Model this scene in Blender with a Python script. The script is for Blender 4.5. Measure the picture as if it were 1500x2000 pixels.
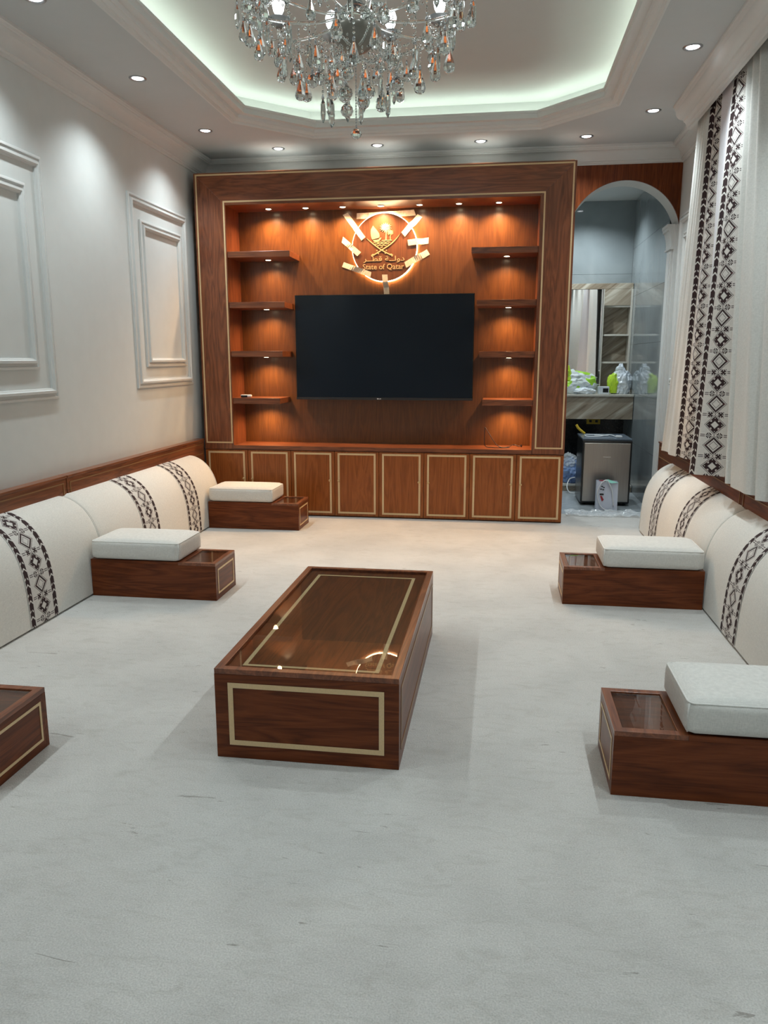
import bpy, bmesh, math, random
from mathutils import Vector, Matrix
rnd = random.Random(7)
sc = bpy.context.scene
for o in list(bpy.data.objects): bpy.data.objects.remove(o)
COL = sc.collection
pi = math.pi

# ------------------------------------------------------------------ camera
cam_d = bpy.data.cameras.new('camera'); cam = bpy.data.objects.new('camera', cam_d); COL.objects.link(cam)
cam_d.sensor_fit = 'HORIZONTAL'; cam_d.sensor_width = 36; cam_d.lens = 1511.87 * 36 / 1500
cam_d.clip_start = 0.02; cam_d.clip_end = 60
yaw, pitch, roll = -0.14568, -0.19570, 0.0001
F = Vector((math.sin(yaw) * math.cos(pitch), math.cos(yaw) * math.cos(pitch), math.sin(pitch)))
Rt = Vector((math.cos(yaw), -math.sin(yaw), 0)); Up = Rt.cross(F)
m = Matrix((Rt, Up, -F)).transposed().to_4x4(); m.translation = Vector((0, 0, 1.45))
cam.matrix_world = m
sc.camera = cam

# ------------------------------------------------------------------ world, exposure
w = bpy.data.worlds.new('world'); sc.world = w; w.use_nodes = True
bg = w.node_tree.nodes['Background']; bg.inputs[0].default_value = (0.55, 0.6, 0.65, 1); bg.inputs[1].default_value = 0.15
sc.view_settings.view_transform = 'Standard'; sc.view_settings.look = 'None'
sc.view_settings.exposure = 0.0; sc.view_settings.gamma = 1.0; sc.view_settings.use_curve_mapping = False
sc.cycles.caustics_reflective = False; sc.cycles.caustics_refractive = False
sc.cycles.max_bounces = 10; sc.cycles.diffuse_bounces = 5; sc.cycles.glossy_bounces = 5
sc.cycles.transmission_bounces = 8; sc.cycles.transparent_max_bounces = 12
sc.cycles.sample_clamp_indirect = 4.0; sc.cycles.blur_glossy = 0.5
sc.cycles.use_denoising = True

DOWN_W = 15.5        # each ceiling downlight
PUCK_W = 10.5         # each warm shelf spot
COVE_E = 21.0        # cove LED strip emission
CHAND_W = 1.2        # each chandelier bulb
COOL = (0.865, 0.97, 1.0)
WARM = (1.0, 0.62, 0.32)

# ------------------------------------------------------------------ helpers
def tag(o, label=None, cat=None, group=None, kind=None):
    if label: o['label'] = label
    if cat: o['category'] = cat
    if group: o['group'] = group
    if kind: o['kind'] = kind
    return o

def empty(name, loc, rz=0.0, label=None, cat=None, group=None):
    o = bpy.data.objects.new(name, None); COL.objects.link(o)
    o.empty_display_size = 0.05
    o.location = loc; o.rotation_euler = (0, 0, rz)
    return tag(o, label, cat, group)

class MB:
    def __init__(self): self.v = []; self.f = []; self.mi = []
    def add(self, vs, fs, mi=0):
        b = len(self.v); self.v += [tuple(x) for x in vs]
        self.f += [tuple(i + b for i in f) for f in fs]; self.mi += [mi] * len(fs)
        return self
    def box(self, x0, x1, y0, y1, z0, z1, mi=0):
        vs = [(x, y, z) for z in (z0, z1) for y in (y0, y1) for x in (x0, x1)]
        return self.add(vs, [(0, 2, 3, 1), (4, 5, 7, 6), (0, 1, 5, 4), (2, 6, 7, 3), (0, 4, 6, 2), (1, 3, 7, 5)], mi)
    def lathe(self, prof, c=(0, 0, 0), n=16, mi=0, axis='z'):
        vs = []; fs = []
        for r, z in prof:
            for k in range(n):
                a = 2 * pi * k / n
                p = (r * math.cos(a), r * math.sin(a), z)
                if axis == 'y': p = (p[0], p[2], p[1])
                if axis == 'x': p = (p[2], p[0], p[1])
                vs.append((c[0] + p[0], c[1] + p[1], c[2] + p[2]))
        for i in range(len(prof) - 1):
            for k in range(n):
                a = i * n + k; b = i * n + (k + 1) % n
                fs.append((a, b, b + n, a + n))
        fs.append(tuple(range(n - 1, -1, -1))); fs.append(tuple((len(prof) - 1) * n + k for k in range(n)))
        return self.add(vs, fs, mi)
    def tube(self, pts, r, n=8, mi=0, cap=True):
        pts = [Vector(p) for p in pts]; vs = []; fs = []
        nrm = None
        for i, p in enumerate(pts):
            t = (pts[min(i + 1, len(pts) - 1)] - pts[max(i - 1, 0)]).normalized()
            if nrm is None:
                nrm = t.orthogonal().normalized()
            nrm = (nrm - t * nrm.dot(t))
            if nrm.length < 1e-6: nrm = t.orthogonal()
            nrm.normalize(); bn = t.cross(nrm)
            rr = r[i] if isinstance(r, (list, tuple)) else r
            for k in range(n):
                a = 2 * pi * k / n
                vs.append(p + nrm * (rr * math.cos(a)) + bn * (rr * math.sin(a)))
        for i in range(len(pts) - 1):
            for k in range(n):
                a = i * n + k; b = i * n + (k + 1) % n
                fs.append((a, b, b + n, a + n))
        if cap:
            fs.append(tuple(range(n - 1, -1, -1))); fs.append(tuple((len(pts) - 1) * n + k for k in range(n)))
        return self.add(vs, fs, mi)
    def prism(self, poly, fn, mi=0):
        """poly: list of 2D; fn(u,v,t) -> xyz with t in 0/1 (front/back)"""
        n = len(poly)
        vs = [fn(u, v, 0) for u, v in poly] + [fn(u, v, 1) for u, v in poly]
        fs = [tuple(range(n)), tuple(range(2 * n - 1, n - 1, -1))]
        fs += [(i, i + n, (i + 1) % n + n, (i + 1) % n) for i in range(n)]
        return self.add(vs, fs, mi)
    def sweep(self, path, prof, fn, closed=False, mi=0, closeprof=False):
        """path: 2D points; prof: (offset to the left of travel, h); fn(x,y,h)->xyz. mitred."""
        P = [Vector(p) for p in path]; n = len(P); vs = []; fs = []
        for i in range(n):
            if closed or 0 < i < n - 1:
                d0 = (P[i] - P[i - 1]).normalized(); d1 = (P[(i + 1) % n] - P[i]).normalized()
            elif i == 0: d0 = d1 = (P[1] - P[0]).normalized()
            else: d0 = d1 = (P[i] - P[i - 1]).normalized()
            n0 = Vector((-d0.y, d0.x)); n1 = Vector((-d1.y, d1.x))
            mt = (n0 + n1); mt.normalize(); k = 1.0 / max(0.2, mt.dot(n0))
            for o, h in prof:
                q = P[i] + mt * (o * k); vs.append(fn(q.x, q.y, h))
        m_ = len(prof); seg = n if closed else n - 1
        jj = m_ if closeprof else m_ - 1
        for i in range(seg):
            for j in range(jj):
                a = i * m_ + j; b = ((i + 1) % n) * m_ + j
                a2 = i * m_ + (j + 1) % m_; b2 = ((i + 1) % n) * m_ + (j + 1) % m_
                fs.append((a, b, b2, a2))
        if closeprof and not closed:
            fs.append(tuple(range(m_))); fs.append(tuple((n - 1) * m_ + j for j in range(m_ - 1, -1, -1)))
        return self.add(vs, fs, mi)
    def mesh(self, name, mats, smooth=False, fixn=True, bevel=0, seg=2):
        me = bpy.data.meshes.new(name); me.from_pydata(self.v, [], self.f)
        for mt in (mats if isinstance(mats, (list, tuple)) else [mats]): me.materials.append(mt)
        if any(self.mi): me.polygons.foreach_set('material_index', self.mi)
        if fixn or bevel:
            bm = bmesh.new(); bm.from_mesh(me)
            if fixn: bmesh.ops.recalc_face_normals(bm, faces=bm.faces)
            if bevel:
                es = [e for e in bm.edges if len(e.link_faces) == 2 and e.calc_face_angle(0) > 0.6]
                bmesh.ops.bevel(bm, geom=es, offset=bevel, segments=seg, profile=0.5, affect='EDGES', clamp_overlap=True)
            bm.to_mesh(me); bm.free()
        if smooth is True: me.polygons.foreach_set('use_smooth', [True] * len(me.polygons))
        elif smooth: me.shade_smooth() if False else me.set_sharp_from_angle(angle=smooth); 
        if smooth and smooth is not True: me.polygons.foreach_set('use_smooth', [True] * len(me.polygons))
        me.update(); return me
    def build(self, name, mats, parent=None, loc=None, **kw):
        o = bpy.data.objects.new(name, self.mesh(name, mats, **kw)); COL.objects.link(o)
        if parent: o.parent = parent
        if loc: o.location = loc
        return o

def put(name, me, parent=None, loc=(0, 0, 0), rot=None):
    o = bpy.data.objects.new(name, me); COL.objects.link(o); o.location = loc
    if rot: o.rotation_euler = rot
    if parent: o.parent = parent
    return o

def copy_tree(o, parent=None):
    c = o.copy(); COL.objects.link(c); c.parent = parent
    for ch in list(o.children): copy_tree(ch, c)
    return c

# ------------------------------------------------------------------ materials
def nt(name):
    mt = bpy.data.materials.new(name); mt.use_nodes = True
    t = mt.node_tree; b = t.nodes['Principled BSDF']
    return mt, t, b
def N(t, typ, **kw):
    n = t.nodes.new(typ)
    for k, v in kw.items():
        if k in n.inputs: n.inputs[k].default_value = v
        else: setattr(n, k, v)
    return n
def mapped(t, scale, rot=(0, 0, 0), rand=True, coord='Object'):
    tc = N(t, 'ShaderNodeTexCoord'); mp = N(t, 'ShaderNodeMapping')
    mp.inputs['Scale'].default_value = scale; mp.inputs['Rotation'].default_value = rot
    t.links.new(tc.outputs[coord], mp.inputs['Vector'])
    if rand:
        oi = N(t, 'ShaderNodeObjectInfo'); mu = N(t, 'ShaderNodeMath', operation='MULTIPLY'); mu.inputs[1].default_value = 37.0
        t.links.new(oi.outputs['Random'], mu.inputs[0])
        ad = N(t, 'ShaderNodeVectorMath', operation='ADD')
        t.links.new(mp.outputs[0], ad.inputs[0]); t.links.new(mu.outputs[0], ad.inputs[1])
        return ad.outputs[0]
    return mp.outputs[0]
def ramp(t, src, stops):
    r = N(t, 'ShaderNodeValToRGB'); el = r.color_ramp.elements
    while len(el) < len(stops): el.new(0.5)
    for e, (p, c) in zip(el, stops): e.position = p; e.color = (*c, 1) if len(c) == 3 else c
    t.links.new(src, r.inputs[0]); return r.outputs[0]
def bump(t, b, h, strength=0.2, dist=0.002):
    bp = N(t, 'ShaderNodeBump'); bp.inputs['Strength'].default_value = strength; bp.inputs['Distance'].default_value = dist
    t.links.new(h, bp.inputs['Height']); t.links.new(bp.outputs[0], b.inputs['Normal']); return bp
def plain(name, col, rough=0.5, metal=0.0, var=0.04, emit=None, es=0, coat=0, spec=0.5, scale=8.0):
    mt, t, b = nt(name)
    v = mapped(t, (scale,) * 3)
    ns = N(t, 'ShaderNodeTexNoise'); ns.inputs['Detail'].default_value = 4; t.links.new(v, ns.inputs['Vector'])
    c0 = tuple(max(0, c * (1 - var)) for c in col); c1 = tuple(min(1, c * (1 + var)) for c in col)
    t.links.new(ramp(t, ns.outputs['Fac'], [(0.3, c0), (0.7, c1)]), b.inputs['Base Color'])
    b.inputs['Roughness'].default_value = rough; b.inputs['Metallic'].default_value = metal
    b.inputs['Coat Weight'].default_value = coat; b.inputs['Specular IOR Level'].default_value = spec
    if emit: b.inputs['Emission Color'].default_value = (*emit, 1); b.inputs['Emission Strength'].default_value = es
    return mt
def emitter(name, col, s):
    mt = bpy.data.materials.new(name); mt.use_nodes = True; t = mt.node_tree; t.nodes.clear()
    e = N(t, 'ShaderNodeEmission'); e.inputs[0].default_value = (*col, 1); e.inputs[1].default_value = s
    o = N(t, 'ShaderNodeOutputMaterial'); t.links.new(e.outputs[0], o.inputs[0]); return mt
def wood(name, axis, k=1.0, sp=0.5, coat=0.25, rough=0.30, c=((0.055, 0.017, 0.008), (0.135, 0.042, 0.019), (0.20, 0.066, 0.030))):
    mt, t, b = nt(name)
    A = {'x': (0.9, 9, 9), 'y': (9, 0.9, 9), 'z': (9, 9, 0.9)}[axis]
    v = mapped(t, A)
    n1 = N(t, 'ShaderNodeTexNoise'); n1.inputs['Scale'].default_value = 1.0; n1.inputs['Detail'].default_value = 5; n1.inputs['Distortion'].default_value = 0.6
    t.links.new(v, n1.inputs['Vector'])
    # growth rings: many fringes of the slow noise
    mu = N(t, 'ShaderNodeMath', operation='MULTIPLY'); mu.inputs[1].default_value = 17; t.links.new(n1.outputs['Fac'], mu.inputs[0])
    fr = N(t, 'ShaderNodeMath', operation='PINGPONG'); fr.inputs[1].default_value = 1.0; t.links.new(mu.outputs[0], fr.inputs[0])
    B = {'x': (6, 190, 190), 'y': (190, 6, 190), 'z': (190, 190, 6)}[axis]
    v2 = mapped(t, B)
    n2 = N(t, 'ShaderNodeTexNoise'); n2.inputs['Scale'].default_value = 1.0; n2.inputs['Detail'].default_value = 3; t.links.new(v2, n2.inputs['Vector'])
    mx = N(t, 'ShaderNodeMix', data_type='FLOAT'); mx.inputs[0].default_value = 0.6
    t.links.new(fr.outputs[0], mx.inputs[2]); t.links.new(n2.outputs['Fac'], mx.inputs[3])
    cc = [tuple(x * k for x in q) for q in c]
    t.links.new(ramp(t, mx.outputs[0], [(0.2, cc[0]), (0.48, cc[1]), (0.8, cc[2])]), b.inputs['Base Color'])
    b.inputs['Roughness'].default_value = rough; b.inputs['Specular IOR Level'].default_value = sp; b.inputs['Coat Weight'].default_value = coat; b.inputs['Coat Roughness'].default_value = 0.18
    bump(t, b, n2.outputs['Fac'], 0.12, 0.001)
    return mt
M = {}
WC = ((0.100, 0.027, 0.010), (0.180, 0.053, 0.0195), (0.262, 0.083, 0.031))
for a in 'xyz':
    M['wood_' + a] = wood('mahogany_' + a, a, 1.0, c=WC)
    M['dark_' + a] = wood('dark_mahogany_' + a, a, 0.62, sp=0.2, coat=0.04, c=((0.12, 0.027, 0.0068), (0.21, 0.050, 0.013), (0.30, 0.076, 0.021)))
M['door'] = wood('door_veneer_z', 'z', 1.0, sp=0.3, coat=0.08, c=((0.20, 0.054, 0.011), (0.275, 0.078, 0.017), (0.345, 0.103, 0.025)))
M['panel'] = wood('veneer_panel_z', 'z', 1.0, c=((0.082, 0.028, 0.0065), (0.110, 0.039, 0.009), (0.136, 0.050, 0.0115)))
M['maple'] = plain('maple_inlay', (0.68, 0.49, 0.27), 0.4, var=0.06, scale=30)
M['maple_dim'] = plain('brass_inlay', (0.26, 0.135, 0.055), 0.35, var=0.06, scale=30)
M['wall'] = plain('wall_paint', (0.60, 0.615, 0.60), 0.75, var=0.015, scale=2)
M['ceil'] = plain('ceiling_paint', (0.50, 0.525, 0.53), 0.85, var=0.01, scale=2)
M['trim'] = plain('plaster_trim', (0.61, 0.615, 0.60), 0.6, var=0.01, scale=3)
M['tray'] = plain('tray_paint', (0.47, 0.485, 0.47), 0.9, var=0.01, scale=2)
M['chrome'] = plain('chrome', (0.55, 0.56, 0.57), 0.22, metal=1)
M['steel_ring'] = plain('nickel_ring', (0.36, 0.36, 0.37), 0.35, metal=1)
M['gold'] = plain('gold_leaf', (0.60, 0.41, 0.20), 0.45, metal=0.0)
M['black'] = plain('black_plastic', (0.008, 0.008, 0.009), 0.25)
M['rubber'] = plain('dark_rubber', (0.02, 0.012, 0.012), 0.5)
M['white'] = plain('white_plastic', (0.72, 0.73, 0.74), 0.35)
M['lens'] = emitter('lamp_lens_cool', (0.93, 0.97, 1.0), 14)
M['lens_warm'] = emitter('lamp_lens_warm', (1.0, 0.80, 0.52), 16)
M['cove'] = emitter('cove_led', (0.87, 1.0, 0.87), COVE_E)
M['ring'] = emitter('sign_led', (1.0, 0.74, 0.46), 16)
M['ring_hidden'] = emitter('sign_led_strip', (1.0, 0.62, 0.30), 75)
M['bulb'] = emitter('bulb', (0.92, 0.96, 1.0), 6)

def linen(name, col, sc_=420, st=0.25):
    mt, t, b = nt(name)
    tc = N(t, 'ShaderNodeTexCoord')
    acc = None
    for s, rot in (((60, 60, sc_), 0), ((sc_, sc_, 60), 0)):
        mp = N(t, 'ShaderNodeMapping'); mp.inputs['Scale'].default_value = s; t.links.new(tc.outputs['Object'], mp.inputs['Vector'])
        n = N(t, 'ShaderNodeTexNoise'); n.inputs['Scale'].default_value = 1; n.inputs['Detail'].default_value = 2
        t.links.new(mp.outputs[0], n.inputs['Vector'])
        if acc is None: acc = n.outputs['Fac']
        else:
            a = N(t, 'ShaderNodeMath', operation='ADD'); t.links.new(acc, a.inputs[0]); t.links.new(n.outputs['Fac'], a.inputs[1])
            h = N(t, 'ShaderNodeMath', operation='MULTIPLY'); h.inputs[1].default_value = 0.5; t.links.new(a.outputs[0], h.inputs[0]); acc = h.outputs[0]
    c0 = tuple(c * 0.88 for c in col); c1 = tuple(min(1, c * 1.08) for c in col)
    t.links.new(ramp(t, acc, [(0.35, c0), (0.65, c1)]), b.inputs['Base Color'])
    b.inputs['Roughness'].default_value = 0.9; b.inputs['Sheen Weight'].default_value = 0.15
    bump(t, b, acc, st, 0.0015)
    return mt
M['linen'] = linen('linen_upholstery', (0.71, 0.695, 0.65))
M['cushion'] = linen('linen_cushion', (0.69, 0.68, 0.645))
M['band'] = linen('woven_band_ground', (0.63, 0.61, 0.58))
M['thread'] = plain('woven_thread', (0.022, 0.007, 0.009), 0.85, var=0.2, scale=60)
M['thread_grey'] = plain('woven_thread_grey', (0.12, 0.10, 0.10), 0.85)
M['thread_red'] = plain('woven_thread_maroon', (0.08, 0.010, 0.016), 0.85)
M['curtain'] = linen('curtain_linen', (0.64, 0.64, 0.61))
M['lining'] = linen('curtain_lining', (0.62, 0.62, 0.66))
PM = [M['band'], M['thread'], M['thread_grey'], M['thread_red']]

def carpet():
    mt, t, b = nt('cream_carpet')
    tc = N(t, 'ShaderNodeTexCoord')
    def noise(scale, rot, s=1, d=3, dist=0):
        mp = N(t, 'ShaderNodeMapping'); mp.inputs['Scale'].default_value = scale; mp.inputs['Rotation'].default_value = (0, 0, rot)
        t.links.new(tc.outputs['Object'], mp.inputs['Vector'])
        n = N(t, 'ShaderNodeTexNoise'); n.inputs['Scale'].default_value = s; n.inputs['Detail'].default_value = d; n.inputs['Distortion'].default_value = dist
        t.links.new(mp.outputs[0], n.inputs['Vector']); return n.outputs['Fac']
    big = noise((1, 1, 1), 0, 2.2, 5, 0.5)
    streak = noise((9, 22, 1), -0.6, 1.0, 7, 1.2)
    fine = noise((1, 1, 1), 0, 210, 4)
    crease_shade = noise((5.0, 26, 1), -0.65, 1.0, 8, 1.3)
    c1 = ramp(t, big, [(0.35, (0.565, 0.550, 0.525)), (0.65, (0.650, 0.634, 0.605))])
    c2 = ramp(t, streak, [(0.25, (0.89, 0.885, 0.87)), (0.5, (1, 1, 1))])
    c3 = ramp(t, crease_shade, [(0.280, (0.60, 0.58, 0.56)), (0.300, (1, 1, 1))])  # shade in the pile creases, painted into the colour as dark streaks
    c4 = ramp(t, fine, [(0.3, (0.80, 0.80, 0.80)), (0.7, (1.08, 1.08, 1.08))])
    cur = c1
    for c in (c2, c3, c4):
        mx = N(t, 'ShaderNodeMix', data_type='RGBA', blend_type='MULTIPLY'); mx.inputs[0].default_value = 1
        t.links.new(cur, mx.inputs[6]); t.links.new(c, mx.inputs[7]); cur = mx.outputs[2]
    t.links.new(cur, b.inputs['Base Color']); b.inputs['Roughness'].default_value = 1; b.inputs['Sheen Weight'].default_value = 0.25
    b.inputs['Specular IOR Level'].default_value = 0.1
    a = N(t, 'ShaderNodeMath', operation='MULTIPLY_ADD'); a.inputs[1].default_value = 1.2
    t.links.new(streak, a.inputs[0]); t.links.new(fine, a.inputs[2])
    bump(t, b, a.outputs[0], 0.7, 0.006)
    return mt
M['carpet'] = carpet()

def marble(name, base, vein, rough, scale, rot, dist=6.0, lo=0.0, hi=1.0, wave=True, tile=None):
    mt, t, b = nt(name)
    v = mapped(t, (1, 1, 1), rot, rand=False)
    if wave:
        wv = N(t, 'ShaderNodeTexWave'); wv.inputs['Scale'].default_value = scale; wv.inputs['Distortion'].default_value = dist
        wv.inputs['Detail'].default_value = 4; wv.inputs['Detail Scale'].default_value = 0.8; t.links.new(v, wv.inputs['Vector'])
        c = ramp(t, wv.outputs['Fac'], [(lo, base), (0.55, tuple((p + q) / 2 for p, q in zip(base, vein))), (hi, vein)])
    else:
        n = N(t, 'ShaderNodeTexNoise'); n.inputs['Scale'].default_value = scale; n.inputs['Detail'].default_value = 8; n.inputs['Distortion'].default_value = dist
        t.links.new(v, n.inputs['Vector'])
        c = ramp(t, n.outputs['Fac'], [(0.3, base), (0.60, tuple(p * 1.25 for p in base)), (0.66, tuple(p * 1.25 for p in base)), (0.69, vein), (0.72, tuple(p * 1.2 for p in base))])
    t.links.new(c, b.inputs['Base Color'])
    b.inputs['Roughness'].default_value = rough
    return mt
M['grey_tile'] = marble('grey_marble_tile', (0.20, 0.225, 0.235), (0.27, 0.29, 0.30), 0.06, 1.4, (0.4, 0.7, 0.3), 1.2, wave=False)
M['grey_floor'] = marble('grey_marble_floor', (0.30, 0.33, 0.35), (0.45, 0.47, 0.48), 0.25, 2.2, (0.4, 0.7, 0.3), 1.5, wave=False)
mt, t, b = nt('striped_beige_marble'); tc = N(t, 'ShaderNodeTexCoord')
m1 = N(t, 'ShaderNodeMapping'); m1.inputs['Rotation'].default_value = (0.3, 0.62, 0.2); m2 = N(t, 'ShaderNodeMapping'); m2.inputs['Scale'].default_value = (1.6, 5, 15)
t.links.new(tc.outputs['Object'], m1.inputs['Vector']); t.links.new(m1.outputs[0], m2.inputs['Vector'])
n = N(t, 'ShaderNodeTexNoise'); n.inputs['Scale'].default_value = 1.0; n.inputs['Detail'].default_value = 6; n.inputs['Distortion'].default_value = 0.8; t.links.new(m2.outputs[0], n.inputs['Vector'])
t.links.new(ramp(t, n.outputs['Fac'], [(0.30, (0.17, 0.125, 0.085)), (0.44, (0.29, 0.235, 0.175)), (0.55, (0.36, 0.31, 0.24)), (0.66, (0.52, 0.47, 0.39))]), b.inputs['Base Color'])
b.inputs['Roughness'].default_value = 0.15; M['beige'] = mt
M['beige_edge'] = plain('beige_marble_edge', (0.55, 0.52, 0.46), 0.2)
M['granite'] = plain('black_granite', (0.015, 0.016, 0.017), 0.2, var=0.3)
mt, t, b = nt('mirror_silver'); b.inputs['Metallic'].default_value = 1; b.inputs['Roughness'].default_value = 0.01; b.inputs['Base Color'].default_value = (0.86, 0.87, 0.86, 1); M['mirror'] = mt
mt, t, b = nt('tv_glass')
b.inputs['Base Color'].default_value = (0.007, 0.012, 0.021, 1); b.inputs['Roughness'].default_value = 0.13; b.inputs['Specular IOR Level'].default_value = 0.28; M['tv'] = mt
mt, t, b = nt('brushed_steel')
v = mapped(t, (400, 400, 2)); n = N(t, 'ShaderNodeTexNoise'); n.inputs['Scale'].default_value = 1; t.links.new(v, n.inputs['Vector'])
t.links.new(ramp(t, n.outputs['Fac'], [(0.3, (0.34, 0.32, 0.30)), (0.7, (0.42, 0.40, 0.37))]), b.inputs['Base Color'])
b.inputs['Metallic'].default_value = 1; b.inputs['Roughness'].default_value = 0.34; M['steel'] = mt
# thin pane of glass: clear with mirror reflections that rise at grazing angles
mt = bpy.data.materials.new('pane_glass'); mt.use_nodes = True; t = mt.node_tree; t.nodes.clear()
tr = N(t, 'ShaderNodeBsdfTransparent'); tr.inputs[0].default_value = (0.93, 0.95, 0.94, 1); gl = N(t, 'ShaderNodeBsdfGlossy'); gl.inputs['Roughness'].default_value = 0.012
fz = N(t, 'ShaderNodeFresnel'); fz.inputs[0].default_value = 2.1; ms = N(t, 'ShaderNodeMixShader'); ou = N(t, 'ShaderNodeOutputMaterial')
ge = N(t, 'ShaderNodeNewGeometry'); iv = N(t, 'ShaderNodeMath', operation='SUBTRACT'); iv.inputs[0].default_value = 1.0; t.links.new(ge.outputs['Backfacing'], iv.inputs[1]); mu_ = N(t, 'ShaderNodeMath', operation='MULTIPLY'); t.links.new(iv.outputs[0], mu_.inputs[0]); t.links.new(fz.outputs[0], mu_.inputs[1]); t.links.new(mu_.outputs[0], ms.inputs[0]); t.links.new(tr.outputs[0], ms.inputs[1]); t.links.new(gl.outputs[0], ms.inputs[2]); t.links.new(ms.outputs[0], ou.inputs[0])
M['pane'] = mt
mt, t, b = nt('crystal'); b.inputs['Base Color'].default_value = (0.93, 0.97, 0.95, 1); b.inputs['Transmission Weight'].default_value = 1; b.inputs['Roughness'].default_value = 0.0; b.inputs['IOR'].default_value = 1.58; M['crystal'] = mt
mt, t, b = nt('frosted_glass'); b.inputs['Base Color'].default_value = (0.72, 0.73, 0.72, 1); b.inputs['Transmission Weight'].default_value = 0.6; b.inputs['Roughness'].default_value = 0.25; M['frost'] = mt
def tapemat():
    mt, t, b = nt('masking_tape'); b.inputs['Base Color'].default_value = (0.74, 0.62, 0.48, 1); b.inputs['Roughness'].default_value = 0.7
    v = mapped(t, (70, 70, 70)); n = N(t, 'ShaderNodeTexNoise'); n.inputs['Scale'].default_value = 1; t.links.new(v, n.inputs['Vector'])
    t.links.new(ramp(t, n.outputs['Fac'], [(0.3, (0.66, 0.55, 0.42)), (0.7, (0.80, 0.68, 0.53))]), b.inputs['Base Color'])
    bump(t, b, n.outputs['Fac'], 0.5, 0.002); return mt
M['tape'] = tapemat()
def bagmat(name, cols, rough=0.35):
    mt, t, b = nt(name); v = mapped(t, (9, 9, 9)); n = N(t, 'ShaderNodeTexNoise'); n.inputs['Scale'].default_value = 1; n.inputs['Detail'].default_value = 1
    t.links.new(v, n.inputs['Vector']); r = ramp(t, n.outputs['Fac'], cols); r.node.color_ramp.interpolation = 'CONSTANT' if len(cols) > 2 else 'LINEAR'
    t.links.new(r, b.inputs['Base Color']); b.inputs['Roughness'].default_value = rough; b.inputs['Coat Weight'].default_value = 0.3; return mt
M['bag_green'] = bagmat('white_green_bag_film', [(0.0, (0.33, 0.62, 0.04)), (0.44, (0.62, 0.66, 0.68)), (0.62, (0.52, 0.58, 0.56))])
M['bag_white'] = bagmat('white_bag_film', [(0.3, (0.55, 0.60, 0.66)), (0.7, (0.72, 0.76, 0.80))])
M['bag_lime'] = plain('lime_print', (0.42, 0.62, 0.03), 0.4)
M['bag_blue'] = bagmat('blue_bag_film', [(0.3, (0.08, 0.15, 0.36)), (0.7, (0.22, 0.32, 0.52))])
M['paper'] = plain('white_paper', (0.62, 0.65, 0.74), 0.55, var=0.03)
M['red'] = plain('red_print', (0.35, 0.02, 0.03), 0.5)
M['mint'] = plain('mint_card', (0.22, 0.50, 0.42), 0.4)
M['yellow'] = plain('yellow_sleeve', (0.62, 0.42, 0.03), 0.4)
mt, t, b = nt('clear_film'); b.inputs['Base Color'].default_value = (0.75, 0.78, 0.8, 1); b.inputs['Alpha'].default_value = 0.45; b.inputs['Roughness'].default_value = 0.15; M['film'] = mt

# ------------------------------------------------------------------ room dimensions (metres)
XL, XR, Y0, YW = -2.79, 1.51, -0.9, 7.40
ZS, ZT_ = 3.245, 3.48
def struct(o): o['kind'] = 'structure'; return o

# lights: ceiling downlights (builder defined here, spots under each fixture)
def spot(name, loc, power, color, size_deg, blend=0.7, rad=0.03, parent=None, rot=(0, 0, 0)):
    l = bpy.data.lights.new(name, 'SPOT'); l.energy = power * 4; l.color = color
    l.spot_size = math.radians(size_deg); l.spot_blend = blend; l.shadow_soft_size = rad
    o = bpy.data.objects.new(name, l); COL.objects.link(o); o.location = loc; o.rotation_euler = rot
    if parent: o.parent = parent
    return o
down_ring = MB().sweep([(math.cos(a) * 0.056, math.sin(a) * 0.056) for a in [2 * pi * k / 32 for k in range(32)]],
    [(0, 0.0), (0.001, -0.005), (0.008, -0.007), (0.014, -0.003), (0.017, 0.012)], lambda x, y, h: (x, y, h), closed=True).mesh('downlight_ring', M['steel_ring'], smooth=True)
down_lens = MB().lathe([(0.0385, 0.004), (0.036, -0.002), (0.024, -0.005), (0.005, -0.006)], n=32).mesh('downlight_lens', M['lens'], smooth=True)
def downlight(x, y, label, group='recessed ceiling downlights'):
    e = empty('downlight', (x, y, ZS), 0, label, 'downlight', group)
    put('trim_ring', down_ring, e, (0, 0, 0)); put('lens', down_lens, e, (0, 0, 0))
    spot('downlight_beam', (0, 0, -0.02), DOWN_W, COOL, 122, 1.0, 0.035, e)
LX, RX = -2.39, 1.07
vis = [(LX, 6.41, 'recessed ceiling downlight nearest the left corner, along the left wall'),
       (LX, 5.215, 'recessed ceiling downlight second from the far end along the left wall'),
       (LX, 4.06, 'recessed ceiling downlight third along the left wall, cut by the top edge of the picture'),
       (-1.96, 7.02, 'leftmost downlight of the row above the wood wall unit'),
       (-1.09, 7.04, 'downlight of the row above the wall unit, straight under the chandelier ball'),
       (-0.21, 7.04, 'third downlight from the left in the row above the wall unit'),
       (0.655, 7.02, 'rightmost downlight of the row, above the right end of the wall unit'),
       (RX, 6.40, 'recessed ceiling downlight in front of the arch, near the curtain box end'),
       (RX, 5.20, 'recessed ceiling downlight shining on the curtain box moulding')]
for x, y, lb in vis: downlight(x, y, lb)
for i, y in enumerate((2.85, 1.65, 0.45)):
    downlight(LX, y, ('fourth', 'fifth', 'sixth')[i] + ' downlight from the wall unit along the left wall, outside the picture')
for i, y in enumerate((4.05, 2.85, 1.65, 0.45)):
    downlight(RX, y, ('third', 'fourth', 'fifth', 'sixth')[i] + ' downlight from the arch along the curtain wall, outside the picture')

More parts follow.
